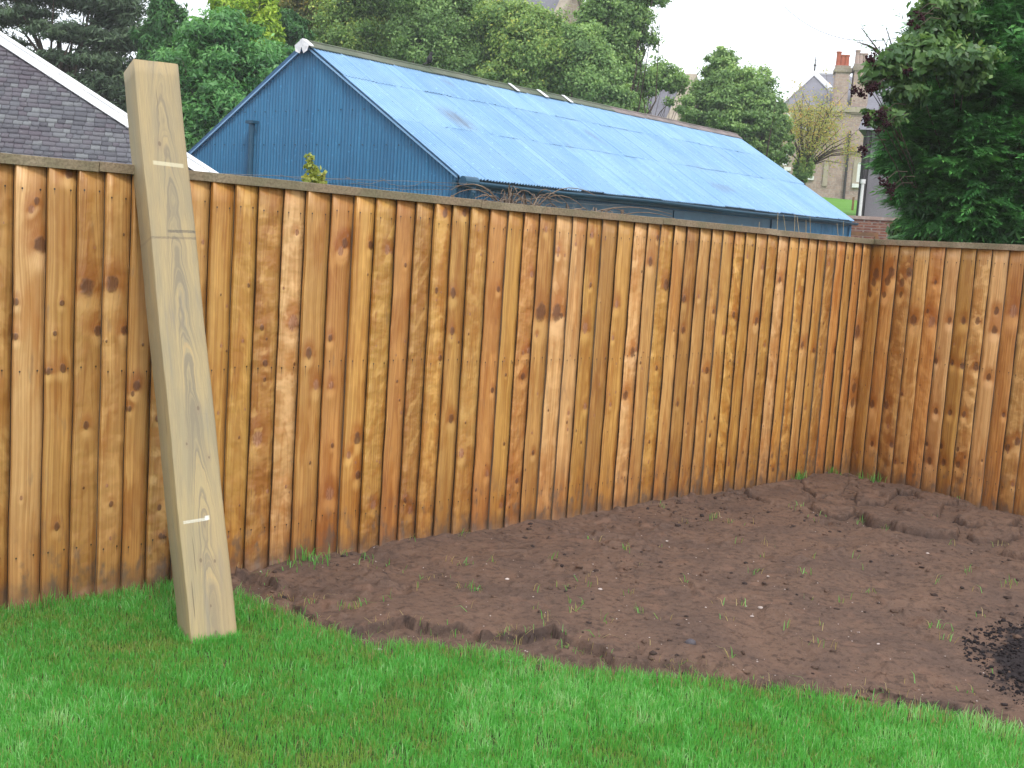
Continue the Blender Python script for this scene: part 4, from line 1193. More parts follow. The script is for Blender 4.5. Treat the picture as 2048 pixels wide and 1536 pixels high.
# ------------------------------------------------------------------ far ground: bank rising to the stone house
M_lawn2 = rough_mat('far_lawn', (0.10, 0.25, 0.035), (0.13, 0.28, 0.05), 0.6, 0.95, 0.02, 9, 0.1)
def bank():
    pL = at(1400, 400, 30); 
    V = []; Q = []
    xs = np.linspace(-60, 90, 60); ys = np.concatenate([np.linspace(33, 70, 24), np.array([90, 140, 300, 600])])
    for y in ys:
        for x in xs:
            z = -0.08+np.interp(y, [33, 38, 64, 90, 600], [-0.5, 2.9, 5.4, 6.2, 9])+0.15*math.sin(x*0.21+y*0.1)
            z *= float(sstep(-14, 2, np.array(x)))
            V.append((x, y, z-0.05))
    n = len(xs)
    for j in range(len(ys)-1):
        for i in range(n-1): Q.append((j*n+i, j*n+i+1, (j+1)*n+i+1, (j+1)*n+i))
    o = npmesh('grass_bank', V, Q, M_lawn2, None, None, True)
    tag(o, kind='structure')
bank()

# ------------------------------------------------------------------ masonry
def stone_mat(name, c1, c2, c3, sx=0.42, sz=0.21, mortar=(0.36, 0.31, 0.29)):
    t = T(name)
    s3 = t.n('SeparateXYZ', {0: t.obj()})
    v = t.xyz(t.add(s3.outputs[0], s3.outputs[1]), s3.outputs[2], 0.0)
    b = t.n('TexBrick', {'Vector': v, 'Color1': c1, 'Color2': c2, 'Mortar': mortar, 'Scale': 1.0, 'Mortar Size': 0.012, 'Bias': 0.0, 'Brick Width': sx, 'Row Height': sz})
    n = t.noise(t.obj(), 1.3, 5, 0.65); n2 = t.noise(t.obj(), 9, 4, 0.6)
    col = t.mix(t.mr(n2, 0.45, 0.62, 0, 0.7), b.outputs[0], c3)
    col = t.mix(t.mr(n, 0.5, 0.7, 0, 0.4), col, tuple(x*0.6 for x in c2))
    return t.fin(col, 0.9, t.bump(t.add(t.mul(b.outputs[1], -0.3), n2), 0.02), 0.15)
M_rubble = stone_mat('pink_rubble', (0.40, 0.285, 0.245), (0.31, 0.225, 0.20), (0.45, 0.35, 0.30))
M_rubble2 = stone_mat('buff_rubble', (0.30, 0.24, 0.18), (0.22, 0.18, 0.14), (0.34, 0.29, 0.23))
M_brick = stone_mat('red_brick', (0.24, 0.085, 0.055), (0.16, 0.065, 0.05), (0.30, 0.16, 0.11), 0.23, 0.078, (0.26, 0.22, 0.19))
M_buff = rough_mat('buff_dressed_stone', (0.42, 0.36, 0.28), (0.34, 0.29, 0.23), 3, 0.85, 0.005, 30, 0.2)
M_pot = rough_mat('red_clay_pot', (0.45, 0.12, 0.06), (0.36, 0.10, 0.06), 5, 0.8, 0.002, 30, 0.2)
M_roofg = rough_mat('distant_slate', (0.19, 0.185, 0.215), (0.155, 0.15, 0.175), 1.2, 0.6, 0.006, 12, 0.3)
def glass_mat():
    t = T('window_glass')
    return t.fin((0.07, 0.085, 0.10), 0.08, None, 0.6)
M_glass = glass_mat()
M_pvc = rough_mat('white_paint', (0.78, 0.78, 0.76), (0.70, 0.70, 0.69), 4, 0.5, 0.001, 30, 0.4)
M_dark = rough_mat('dark_pipe', (0.035, 0.03, 0.032), (0.025, 0.022, 0.024), 6, 0.5, 0.001, 40, 0.4)

def arched_window(par, c, ex, ez, ny, w, h, mat_s):
    """c: centre bottom on the wall face; ny points outward"""
    ex, ez, ny = map(np.array, (ex, ez, ny))
    def outline(w, h, n=10):
        pts = [(-w/2, 0), (w/2, 0)]
        sp = h-w*0.62
        for k in range(n+1):
            a = math.pi*k/n
            pts.append((w/2*math.cos(a), sp+w*0.62*math.sin(a)**0.9 if 0 < k < n else sp))
        return pts
    def ring(o1, o2, d0, d1, name, mat, parent):
        m = MB(); vs = []; fs = []; n = len(o1)
        for (x, z) in o1: vs.append(c+ex*x+ez*z+ny*d1)
        for (x, z) in o2: vs.append(c+ex*x+ez*z+ny*d1)
        for (x, z) in o1: vs.append(c+ex*x+ez*z+ny*d0)
        for (x, z) in o2: vs.append(c+ex*x+ez*z+ny*d0)
        for k in range(n):
            j = (k+1) % n
            fs += [(k, j, n+j, n+k), (k, 2*n+k, 2*n+j, j), (n+k, n+j, 3*n+j, 3*n+k)]
        return m.add(vs, fs).build(name, mat, parent)
    o0 = outline(w, h)
    def off(k): return [(x*(w+2*k)/w, z*(h+2*k)/h-k) for x, z in o0]
    srr = ring(off(0.22), o0, 0.003, 0.06, 'window', mat_s, par)
    ring(o0, off(-0.10), 0.004, 0.045, 'frame', M_pvc, srr)
    vs = [c+ex*x+ez*z+ny*0.012 for x, z in off(-0.09)]
    MB().add(vs, [tuple(range(len(vs)))]).build('pane', M_glass, srr)
    MB().box(c-ex*(w/2-0.09)+ez*(h*0.5)+ny*0.014, ex*(w-0.18), ny*0.02, ez*0.07).box(c-ex*0.03+ez*0.1+ny*0.014, ex*0.06, ny*0.018, ez*(h-0.25)).build('glazing_bar', M_pvc, srr)
    MB().box(c-ex*(w/2+0.2)-ez*0.3+ny*0.003, ex*(w+0.4), ny*0.14, ez*0.2).build('sill', mat_s if mat_s is not M_buff else M_pvc, srr)

def stone_house():
    Yd = 65.0
    bl = at(1535, 378, Yd); 
    ex = np.array([0.985, -0.17, 0]); ex /= np.linalg.norm(ex)
    ny = np.array([ex[1], -ex[0], 0])            # outward, toward the camera
    W = lambda x, y, k=0.0: onp(x, y, bl, ny)+ny*k
    a = W(1560, 300); b = W(1770, 300)
    gz = float(W(1650, 385)[2])-1.6
    ez_ = float(W(1724, 226)[2])
    wlen = float((b-a)@ex)
    bd = thing('stone_house', (a[0], a[1], gz), 'large pinkish stone house with hipped slate roof and red chimney pots, far at right', 'house')
    base = np.array([a[0], a[1], gz]); dep = 11.0
    MB().box(base, ex*wlen, -ny*dep, UP*(ez_-gz)).build('wall', M_rubble, bd)
    # cornice
    MB().box(base+UP*(ez_-gz+0.003)+ny*0.18-ex*0.18, ex*(wlen+0.36), -ny*(dep+0.36), UP*0.28).build('cornice', M_buff, bd)
    # hipped roof; apex of the left pyramid end at (1628,148)
    o_ = base+UP*(ez_-gz+0.285)+ny*0.15-ex*0.15
    Lw = wlen+0.3; D2 = dep+0.3
    ap = onp(1628, 149, base-ny*(D2/2), ny)
    rh = float(ap[2]-o_[2]); axx = float((ap-o_)@ex)
    ap = o_+ex*axx-ny*(D2/2)+UP*rh
    ap2 = ap+ex*(Lw-2*axx if Lw-2*axx > 1 else 3)
    p = [o_, o_+ex*Lw, o_+ex*Lw-ny*D2, o_-ny*D2]
    rf = MB().add([*p, ap, ap2], [(0, 1, 5, 4), (1, 2, 5), (2, 3, 4, 5), (3, 0, 4)]).build('roof', M_roofg, bd)
    q0, q1 = W(1628, 149), W(1656, 228)
    hipb = onp(1657, 226, o_+ny*0.0, ny)
    MB().tube([ap+UP*0.05, o_+UP*0.05], 0.13, 6).tube([ap+UP*0.05, ap2+UP*0.05], 0.13, 6).build('lead_flashing', M_white, rf)
    MB().tube([ap+UP*0.05, ap*0.45+0.55*(o_+ex*axx*1.75)+UP*0.12], 0.16, 6).build('lead_flashing', M_white, rf)
    MB().tube([ap, ap+UP*0.6, ap+UP*1.0], [0.06, 0.035, 0.015], 8).lathe(ap+UP*0.5, [(0.02, -0.1), (0.10, 0), (0.02, 0.1)], 8).box(ap+UP*0.78-ex*0.12-ny*0.02, ex*0.24, ny*0.03, UP*0.03).build('finial', M_dark, rf)
    for (xa, xb, yt, yb, pots) in ((1673, 1701, 131, 232, (1677, 1685.5, 1694)), (1710, 1742, 128, 228, (1715, 1722, 1731))):
        c0 = W(xa, yt, 0.1); c1 = W(xb, yt, 0.1); cb = W(xa, yb)
        wd = float((c1-c0)@ex); hh = float(c0[2]-cb[2])
        s0 = np.array([c0[0], c0[1], cb[2]])
        ch = MB().box(s0, ex*wd, -ny*1.0, UP*(hh-0.35)).build('chimney', M_rubble, bd)
        MB().box(s0+UP*(hh-0.35+0.003)-ex*0.08+ny*0.08, ex*(wd+0.16), -ny*1.16, UP*0.22).box(s0+UP*(hh-0.12)-ex*0.02+ny*0.02, ex*(wd+0.04), -ny*1.04, UP*0.12).build('chimney_cope', M_rubble2, ch)
        for k, xp in enumerate(pots):
            pc = W(xp, yt, -0.35); pc = np.array([pc[0], pc[1], cb[2]+hh])
            hp = 0.62 if k else 0.78
            MB().lathe(pc, [(0.16, 0), (0.13, 0.1), (0.12, hp-0.1), (0.15, hp-0.06), (0.15, hp)], 10).build('chimney_pot', M_pot if xa < 1700 else M_rubble, ch)
    for (x0, x1, y0, y1) in ((1559, 1577, 306, 334), (1710, 1721, 322, 368), (1567, 1583, 222, 244), (1609, 1622, 330, 352)):
        c = W((x0+x1)/2, y1); w_ = float((W(x1, y1)-W(x0, y1))@ex)*0.72; h_ = float(W(x0, y0)[2]-W(x0, y1)[2])*0.86
        arched_window(bd, c+UP*0.1, ex, UP, ny, w_, h_, M_buff)
    for (x0, x1, y) in ((1596, 1633, 262), (1556, 1580, 262)):
        c = W(x0, y); MB().box(c+ny*0.003, ex*float((W(x1, y)-c)@ex), ny*0.12, UP*0.22).build('string_course', M_pvc, bd)
    c = W(1644, 372); MB().box(c+ny*0.003, ex*0.25, ny*0.1, UP*float(W(1644, 320)[2]-c[2])).build('quoins', M_buff, bd)
    t0, t1 = W(1688, 384, 0.12), W(1692, 262, 0.12)
    t1 = np.array([t0[0], t0[1], t1[2]])
    m = MB().tube([t0-UP*1.2, t1], 0.07, 8)
    br = W(1724, 306, 0.12); j = np.array([t0[0], t0[1], br[2]+0.1])
    m.tube([j, br], 0.05, 6).build('downpipe', M_dark, bd)
stone_house()

def gabled_house(name, label, Y0, apex, rsl, wall_bottom_y, mat_w, ridge_dir, Lr, half, cat='house', rise=None, gx=(0.94, 0.34, 0)):
    """gable facing the viewer's side: apex pixel, half width, ridge running away along ridge_dir"""
    ap = at(*apex, Y0)
    gxv = np.array(gx, float); gxv /= np.linalg.norm(gxv)
    rd = np.array(ridge_dir, float); rd /= np.linalg.norm(rd)
    bd = thing(name, (ap[0], ap[1], 0), label, cat)
    dr = half*rsl
    bl = ap-gxv*half-UP*dr; br = ap+gxv*half-UP*dr
    z0 = 0.0
    v = [ap, bl, br, np.array([bl[0], bl[1], z0]), np.array([br[0], br[1], z0])]
    vb = [p+rd*Lr for p in v]
    MB().add(v+vb, [(0, 1, 3, 4, 2), (5, 7, 9, 8, 6)][:1]+[(5, 7, 9, 8, 6), (1, 6, 8, 3), (2, 4, 9, 7)]).build('wall', mat_w, bd)
    nrm = UP
    for (e_, s_) in ((bl, 1), (br, -1)):
        a = ap+UP*0.04; b = e_+UP*0.04+(e_-ap)*0.05
        MB().add([a-rd*0.0, b, b+rd*Lr, a+rd*Lr, a-UP*0.15, b-UP*0.15, b+rd*Lr-UP*0.15, a+rd*Lr-UP*0.15], [(0, 1, 2, 3), (4, 7, 6, 5), (0, 4, 5, 1), (1, 5, 6, 2)]).build('roof', M_roofg, bd)
        d_ = (b-a)
        MB().box(a-rd*0.12-UP*0.05, d_, rd*0.45, UP*0.32).build('skew', M_buff, bd)
    return bd, ap
bh, apx = gabled_house('gabled_house', 'tall buff stone gable and grey slate roof half hidden by the big round trees', 52.0, (1150, -25), 1.55, 200, M_rubble2, (-0.80, 0.60, 0), 15, 3.4, 'house', gx=(0.60, 0.80, 0))
b3, ap3 = gabled_house('gabled_house', 'small stone gabled house with slate roof peeping out behind the blue shed ridge', 50.0, (1387, 163), 1.05, 230, M_rubble2, (-0.94, 0.34, 0), 2.6, 2.6, 'house', gx=(-0.45, -0.89, 0))
cp = at(1290, 180, 52)
MB().box(cp-UP*2.0, np.array([0.45, 0, 0]), np.array([0, 0.45, 0]), UP*2.2).lathe(cp+np.array([0.225, 0.225, 0.2]), [(0.30, 0), (0.30, 0.1), (0.16, 0.22), (0.12, 0.6), (0.02, 0.9)], 8).build('chimney', M_rubble2, b3)
rfp = at(1262, 210, 54)
MB().add([rfp+np.array([0, 0, 0]), rfp+np.array([2.6, 0.2, 0.15]), rfp+np.array([2.6, 2.4, 1.6]), rfp+np.array([0.0, 2.2, 1.6]), rfp+np.array([0, 0, -3]), rfp+np.array([2.6, 0.2, -3])], [(0, 1, 2, 3), (4, 5, 1, 0)]).build('roof', M_roofg, b3)

def harled():
    Yd = 37.0
    p0 = at(1745, 262, Yd); 
    ex = np.array([0.93, -0.36, 0]); ex /= np.linalg.norm(ex)
    ny = np.array([ex[1], -ex[0], 0])
    bd = thing('grey_harled_building', (p0[0], p0[1], 0), 'plain grey rendered building end with black corner pipe beside the dark evergreen', 'building')
    base = np.array([p0[0], p0[1], 1.0]); hh = float(p0[2])-1.0
    MB().box(base, ex*7, -ny*8, UP*hh).build('wall', M_harl, bd)
    MB().box(base-ex*0.27-ny*0.25, ex*0.26, -ny*6, UP*(hh-0.1)).build('shade_side_wall', M_dark, bd)  # side wall in shade, the shade put in as a near-black colour
    MB().tube([base-ex*0.10+ny*0.09, base-ex*0.10+ny*0.09+UP*(hh+0.1)], 0.085, 10).build('downpipe', M_dark, bd)
    q = at(1726, 364, Yd-0.35)
    MB().tube([[q[0], q[1], 1.2], q], 0.05, 8).lathe(q, [(0.08, -0.05), (0.08, 0.08)], 8).build('waste_pipe', M_pvc, bd)
    # low roof
    t_ = base+UP*(hh+0.003)
    MB().add([t_-ex*0.4+ny*0.3, t_+ex*7.3+ny*0.3, t_+ex*7.3-ny*8.3, t_-ex*0.4-ny*8.3, t_-ex*0.4-ny*4+UP*2.2, t_+ex*7.3-ny*4+UP*2.2], [(0, 1, 5, 4), (2, 3, 4, 5), (3, 0, 4), (1, 2, 5), (3, 2, 1, 0)]).build('roof', M_roofg, bd)
    # garden wall of brick
    wl = at(1660, 431, 34.0); wr = at(1850, 434, 33.0)
    d = wr-wl; d[2] = 0; Ln = np.linalg.norm(d); d /= Ln; nn = np.array([d[1], -d[0], 0])
    zt = float(at(1700, 431, 34)[2])
    bw_ = thing('brick_wall', (wl[0], wl[1], 0), 'weathered red brick garden wall between the blue shed end and the evergreen', 'wall')
    MB().box(np.array([wl[0], wl[1], 0.0]), d*(Ln+4), -nn*0.3, UP*(zt-0.1)).build('wall', M_brick, bw_)
    MB().box(np.array([wl[0], wl[1], zt-0.097])+nn*0.03, d*(Ln+4), -nn*0.36, UP*0.09).build('coping', M_rubble, bw_)
harled()
def rail():
    a = at(1700, 463, 31.9); b = at(1757, 466, 31.5)
    d = b-a; d[2] = 0; d /= np.linalg.norm(d)
    o = thing('wooden_rail', (b[0], b[1], 0), 'brown wooden rail on a square post in front of the red brick wall', 'rail')
    M_brn = rough_mat('brown_timber', (0.30, 0.15, 0.07), (0.20, 0.11, 0.06), 4, 0.8, 0.003, 60, 0.2)
    a = a-d*0.3
    MB().box(np.array([a[0], a[1], b[2]-0.10]), np.array([b[0]-a[0], b[1]-a[1], 0]), np.array([0, 0.06, 0]), UP*0.10).build('rail', M_brn, o)
    MB().box(np.array([b[0]-0.08, b[1]-0.02, 0.0]), d*0.1, np.array([0, 0.1, 0]), UP*(float(b[2])-0.103)).build('post', M_brn, o)
    a2 = at(1706, 394, 48); 
    q = MB().box(np.array([a2[0], a2[1], a2[2]-2.2]), np.array([0.07, 0, 0]), np.array([0, 0.07, 0]), UP*2.2).build('post', M_brn)
    tag(q, 'thin brown wooden post standing on the far green lawn bank', 'post')
rail()

# ------------------------------------------------------------------ TREES
M_bark = rough_mat('bark', (0.115, 0.085, 0.065), (0.07, 0.055, 0.045), 4, 0.95, 0.03, 25, 0.1)
def tree_leaves(name, blobs, n, size, mat, par, rs, clump=0.16, elong=1.6, up=0.0, shell=0.55, nclump=70, aspect=0.45):
    """leaf quads in clumps through ellipsoid blobs given as (centre, radii)"""
    vol = np.array([b[1][0]*b[1][2] for b in blobs]); pr = vol/vol.sum()
    P = []; NRM = []; RN = []
    for (c, r), f in zip(blobs, pr):
        m = max(5, int(n*f)); kc = max(8, int(nclump*1.5*f*len(blobs)**0.5))
        dirs = rs.normal(0, 1, (kc, 3)); dirs /= np.linalg.norm(dirs, axis=1)[:, None]
        rad = shell+(1-shell)*rs.uniform(0, 1, kc)**0.7
        rad *= 1+rs.normal(0, 0.10, kc)
        cc = dirs*rad[:, None]
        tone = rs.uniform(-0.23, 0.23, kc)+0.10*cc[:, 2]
        k = rs.randint(0, kc, m)
        cr = clump*(0.6+0.8*rs.uniform(0, 1, kc))
        off = rs.normal(0, 0.62, (m, 3))*cr[k][:, None]
        off[:, 2] *= 0.75
        p = cc[k]+off
        P.append(np.array(c)+p*np.array(r)); NRM.append(off+cc[k]*0.5)
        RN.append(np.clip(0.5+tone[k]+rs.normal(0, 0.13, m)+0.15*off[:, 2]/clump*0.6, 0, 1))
    P = np.concatenate(P); NRM = np.concatenate(NRM); RN = np.concatenate(RN)
    m = len(P)
    nv = NRM/np.maximum(np.linalg.norm(NRM, axis=1), 1e-6)[:, None]+rs.normal(0, 0.7, (m, 3))
    nv[:, 2] += 0.3
    nv /= np.linalg.norm(nv, axis=1)[:, None]
    a = rs.normal(0, 1, (m, 3)); a[:, 2] += up
    a -= nv*(a*nv).sum(1)[:, None]; a /= np.linalg.norm(a, axis=1)[:, None]
    b = np.cross(nv, a)
    s = size*rs.uniform(0.6, 1.3, m)[:, None]
    L_ = a*s*elong/2; W_ = b*s*aspect
    V = np.stack([P-L_, P+W_+nv*s*0.12, P+L_, P-W_+nv*s*0.12], 1).reshape(-1, 3)
    i = np.arange(m)[:, None]*4+np.arange(4)[None]
    return npmesh(name, V, i, mat, par, {'rnd': ('FLOAT', np.repeat(RN, 4))})
def trunk_limbs(par, base, blobs, r0, rs, mat=None, nl=3, lean=(0, 0)):
    mat = mat or M_bark
    base = np.array(base, float)
    top = np.mean([b[0] for b in blobs], axis=0)
    m = MB()
    q = [base+(top-base)*f+np.array([math.sin(f*5)*0.12, math.cos(f*4)*0.1, 0])*r0*4*(f > 0) for f in np.linspace(0, 1, 7)]
    m.tube(q, [r0*(1-0.75*f) for f in np.linspace(0, 1, 7)], 9)
    m.build('trunk', mat, par, smooth=True)
    m = MB()
    for (c, r) in blobs:
        c = np.array(c)
        for k in range(nl):
            f0 = rs.uniform(0.3, 0.8); s = base+(top-base)*f0
            e = c+np.array(r)*rs.uniform(-0.75, 0.75, 3)
            mid = (s+e)/2+rs.normal(0, 0.12, 3)*np.linalg.norm(e-s)*0.5
            m.tube([s, (s+mid)/2+rs.normal(0, 0.03, 3), mid, (mid+e)/2, e], [r0*0.35, r0*0.28, r0*0.2, r0*0.12, r0*0.03], 5)
    m.build('limbs', mat, par, smooth=True)
def B(pxc, pyc, rx, ry, Y, dr=1.0):
    c = at(pxc, pyc, Y)
    a = rx*Y/F; b = ry*Y/F
    return (c, (a, a*dr, b))
def tree(name, label, cat, blobs, n, size, mat, seed, r0=0.2, base=None, group=None, zg=0.0, **kw):
    rs = np.random.RandomState(seed)
    bl = [B(*b) for b in blobs]
    c0 = np.mean([b[0] for b in bl], axis=0)
    base = np.array([c0[0], c0[1], zg]) if base is None else np.array(base, float)
    nl = kw.pop('nl', 3)
    t_ = thing(name, base, label, cat, group)
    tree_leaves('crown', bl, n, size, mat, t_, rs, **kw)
    trunk_limbs(t_, base, bl, r0, rs, nl=nl)
    return t_
G = lambda *st: st
M_lf_ash = leaf_mat('ash_leaves', [(0, (0.031, 0.101, 0.032)), (0.35, (0.078, 0.227, 0.064)), (0.7, (0.147, 0.362, 0.100)), (1, (0.276, 0.554, 0.180))], 0.3, 0.45, 0.4)
M_lf_mass = leaf_mat('mixed_leaves', [(0, (0.068, 0.138, 0.041)), (0.3, (0.142, 0.258, 0.074)), (0.6, (0.242, 0.379, 0.103)), (0.85, (0.392, 0.505, 0.117)), (1, (0.621, 0.619, 0.133))], 0.3, 0.5, 0.35)
M_lf_mass2 = leaf_mat('grey_green_leaves', [(0, (0.068, 0.140, 0.051)), (0.4, (0.159, 0.280, 0.090)), (0.75, (0.281, 0.445, 0.145)), (1, (0.489, 0.653, 0.218))], 0.3, 0.5, 0.35)
M_lf_brn = leaf_mat('autumn_brown_leaves', [(0, (0.061, 0.093, 0.040)), (0.35, (0.147, 0.177, 0.064)), (0.7, (0.293, 0.252, 0.082)), (1, (0.517, 0.370, 0.108))], 0.3, 0.5, 0.3)
M_lf_gold = leaf_mat('golden_conifer', [(0, (0.065, 0.156, 0.026)), (0.4, (0.221, 0.390, 0.039)), (0.8, (0.429, 0.572, 0.052)), (1, (0.585, 0.676, 0.104))], 0.3, 0.5, 0.3)
M_lf_pine = leaf_mat('pine_needles', [(0, (0.040, 0.069, 0.042)), (0.5, (0.085, 0.138, 0.079)), (0.9, (0.150, 0.225, 0.114)), (1, (0.250, 0.343, 0.177))], 0.12, 0.5, 0.3)
M_lf_cyp = leaf_mat('cypress_leaves', [(0, (0.023, 0.065, 0.020)), (0.5, (0.044, 0.146, 0.039)), (1, (0.113, 0.257, 0.066))], 0.15, 0.5, 0.3)
M_lf_aut = leaf_mat('autumn_leaves', [(0, (0.152, 0.234, 0.070)), (0.4, (0.380, 0.413, 0.123)), (0.75, (0.531, 0.385, 0.123)), (1, (0.632, 0.275, 0.106))], 0.4, 0.5, 0.3)
M_lf_yew = leaf_mat('evergreen_needles', [(0, (0.020, 0.066, 0.021)), (0.45, (0.050, 0.177, 0.045)), (0.8, (0.106, 0.333, 0.078)), (1, (0.214, 0.522, 0.122))], 0.15, 0.45, 0.4)
M_lf_shrub = leaf_mat('climber_leaves', [(0, (0.034, 0.092, 0.040)), (0.5, (0.103, 0.207, 0.069)), (0.85, (0.196, 0.322, 0.098)), (1, (0.345, 0.437, 0.161))], 0.35, 0.4, 0.4)
M_fl = rough_mat('dried_flower', (0.050, 0.016, 0.022), (0.030, 0.012, 0.016), 9, 0.9, 0.01, 40, 0.1)

# pine, far left
tree('pine_tree', 'dark open crowned pine with sky gaps, tallest tree at the far left', 'tree',
     [(60, -30, 95, 40, 33), (40, 30, 75, 22, 33), (170, -40, 110, 42, 33), (225, 20, 80, 34, 33), (110, 62, 60, 18, 32.5), (20, 90, 50, 14, 33), (190, 75, 75, 28, 33), (255, 75, 55, 30, 33),
      (120, 118, 60, 18, 33), (205, 130, 70, 28, 33), (235, 180, 65, 30, 33), (165, 165, 45, 18, 33), (250, 225, 60, 36, 33), (195, 210, 45, 22, 33), (-60, 40, 60, 40, 33), (-120, 0, 70, 60, 33)],
     62000, 0.13, M_lf_pine, 41, 0.26, base=(at(152, 100, 33)[0], 33, 0), clump=0.30, elong=1.5, aspect=0.16, nclump=110, nl=3, shell=0.2)
tree('cypress_tree', 'dark green cypress behind the top of the leaning beam', 'tree',
     [(322, 50, 26, 60, 31), (350, 70, 26, 62, 31), (305, 100, 32, 60, 31), (335, 150, 40, 70, 31)], 26000, 0.10, M_lf_cyp, 42, 0.14, clump=0.22, elong=2.0, aspect=0.25, up=1.5, nclump=60)
tree('golden_conifer', 'bright yellow green conifer top above the light green tree', 'tree',
     [(468, 5, 42, 55, 33), (515, 20, 34, 50, 33), (480, 60, 52, 50, 33), (520, 70, 40, 45, 33)], 22000, 0.11, M_lf_gold, 43, 0.14, clump=0.24, elong=1.6, aspect=0.3, nclump=50)
tree('dark_conifer', 'small dark conifer top just left of the shed ridge end', 'tree',
     [(575, 55, 32, 32, 34), (592, 82, 26, 34, 34), (560, 95, 30, 40, 34)], 16000, 0.10, M_lf_cyp, 44, 0.14, clump=0.22, elong=2.0, aspect=0.25, up=1.0, nclump=40)
tree('ash_tree', 'light green feathery leaved tree between the leaning beam and the blue shed gable', 'tree',
     [(440, 70, 70, 44, 25), (400, 140, 80, 55, 25), (500, 140, 85, 58, 25.5), (560, 120, 46, 34, 26), (430, 215, 90, 58, 25), (370, 250, 60, 60, 25), (500, 230, 80, 60, 26), (350, 180, 50, 60, 25.5), (400, 310, 70, 50, 25), (440, 280, 90, 60, 25.5)],
     95000, 0.075, M_lf_ash, 45, 0.16, clump=0.22, elong=1.7, aspect=0.30, nclump=190, nl=4, shell=0.4)
for (lab, bl, n, mt, sd, yy) in (
    ('olive green tree with browning leaves at top, left end of the big tree mass', [(610, -10, 80, 60, 40), (560, -30, 60, 40, 40), (665, 30, 70, 60, 40), (620, 55, 60, 40, 40)], 40000, M_lf_brn, 46, 40),
    ('leafy green tree behind the near end of the shed ridge', [(720, 60, 80, 70, 38), (790, 100, 70, 50, 38), (740, -20, 90, 60, 38), (680, 100, 60, 40, 38)], 52000, M_lf_mass, 47, 38),
    ('broad round green tree above the middle of the shed ridge', [(880, 60, 100, 80, 37), (960, 120, 90, 60, 37), (850, -20, 100, 60, 37), (860, 130, 70, 40, 37)], 62000, M_lf_mass2, 48, 37),
    ('big green tree in front of the buff stone gable', [(1060, 90, 90, 75, 36), (1120, 140, 90, 60, 36), (1020, 160, 80, 40, 36), (1000, 40, 60, 50, 36)], 62000, M_lf_mass, 49, 36),
    ('dense dark green lower tree right of the buff stone gable', [(1190, 160, 60, 60, 35), (1160, 100, 45, 50, 35), (1215, 205, 50, 36, 35)], 36000, M_lf_mass2, 50, 35)):
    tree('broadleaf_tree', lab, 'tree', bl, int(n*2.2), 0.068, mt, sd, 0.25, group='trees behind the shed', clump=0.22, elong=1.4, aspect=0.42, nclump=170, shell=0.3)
tree('broadleaf_tree', 'tall thin leaved tree with sky showing through, top centre right', 'tree',
     [(1240, 5, 60, 50, 37), (1215, 80, 46, 60, 37), (1275, 60, 40, 50, 37), (1300, -10, 38, 30, 37), (1250, 130, 36, 40, 37), (1190, 30, 40, 50, 37)],
     34000, 0.075, M_lf_mass2, 51, 0.12, group='trees behind the shed', clump=0.20, elong=1.4, aspect=0.42, nclump=120, shell=0.2, nl=6)
tree('small_tree', 'wispy small tree with thin twigs in front of the small gabled house', 'tree',
     [(1320, 150, 44, 30, 40), (1270, 175, 40, 34, 40), (1350, 165, 26, 24, 40), (1260, 215, 46, 24, 39)], 13000, 0.075, M_lf_mass2, 52, 0.07, clump=0.25, elong=1.4, aspect=0.42, nclump=60, shell=0.3, nl=6)
tree('broadleaf_tree', 'rounded green tree with pointed top standing between shed and stone house', 'tree',
     [(1440, 130, 34, 34, 39), (1450, 185, 66, 50, 39), (1510, 195, 54, 56, 39), (1410, 220, 56, 38, 39), (1480, 235, 80, 44, 39), (1540, 245, 34, 44, 39), (1560, 290, 26, 34, 39), (1500, 300, 60, 50, 39.5), (1440, 270, 60, 40, 39.5)],
     110000, 0.072, M_lf_mass2, 53, 0.18, group='trees behind the shed', clump=0.20, elong=1.4, aspect=0.42, nclump=150, shell=0.4)

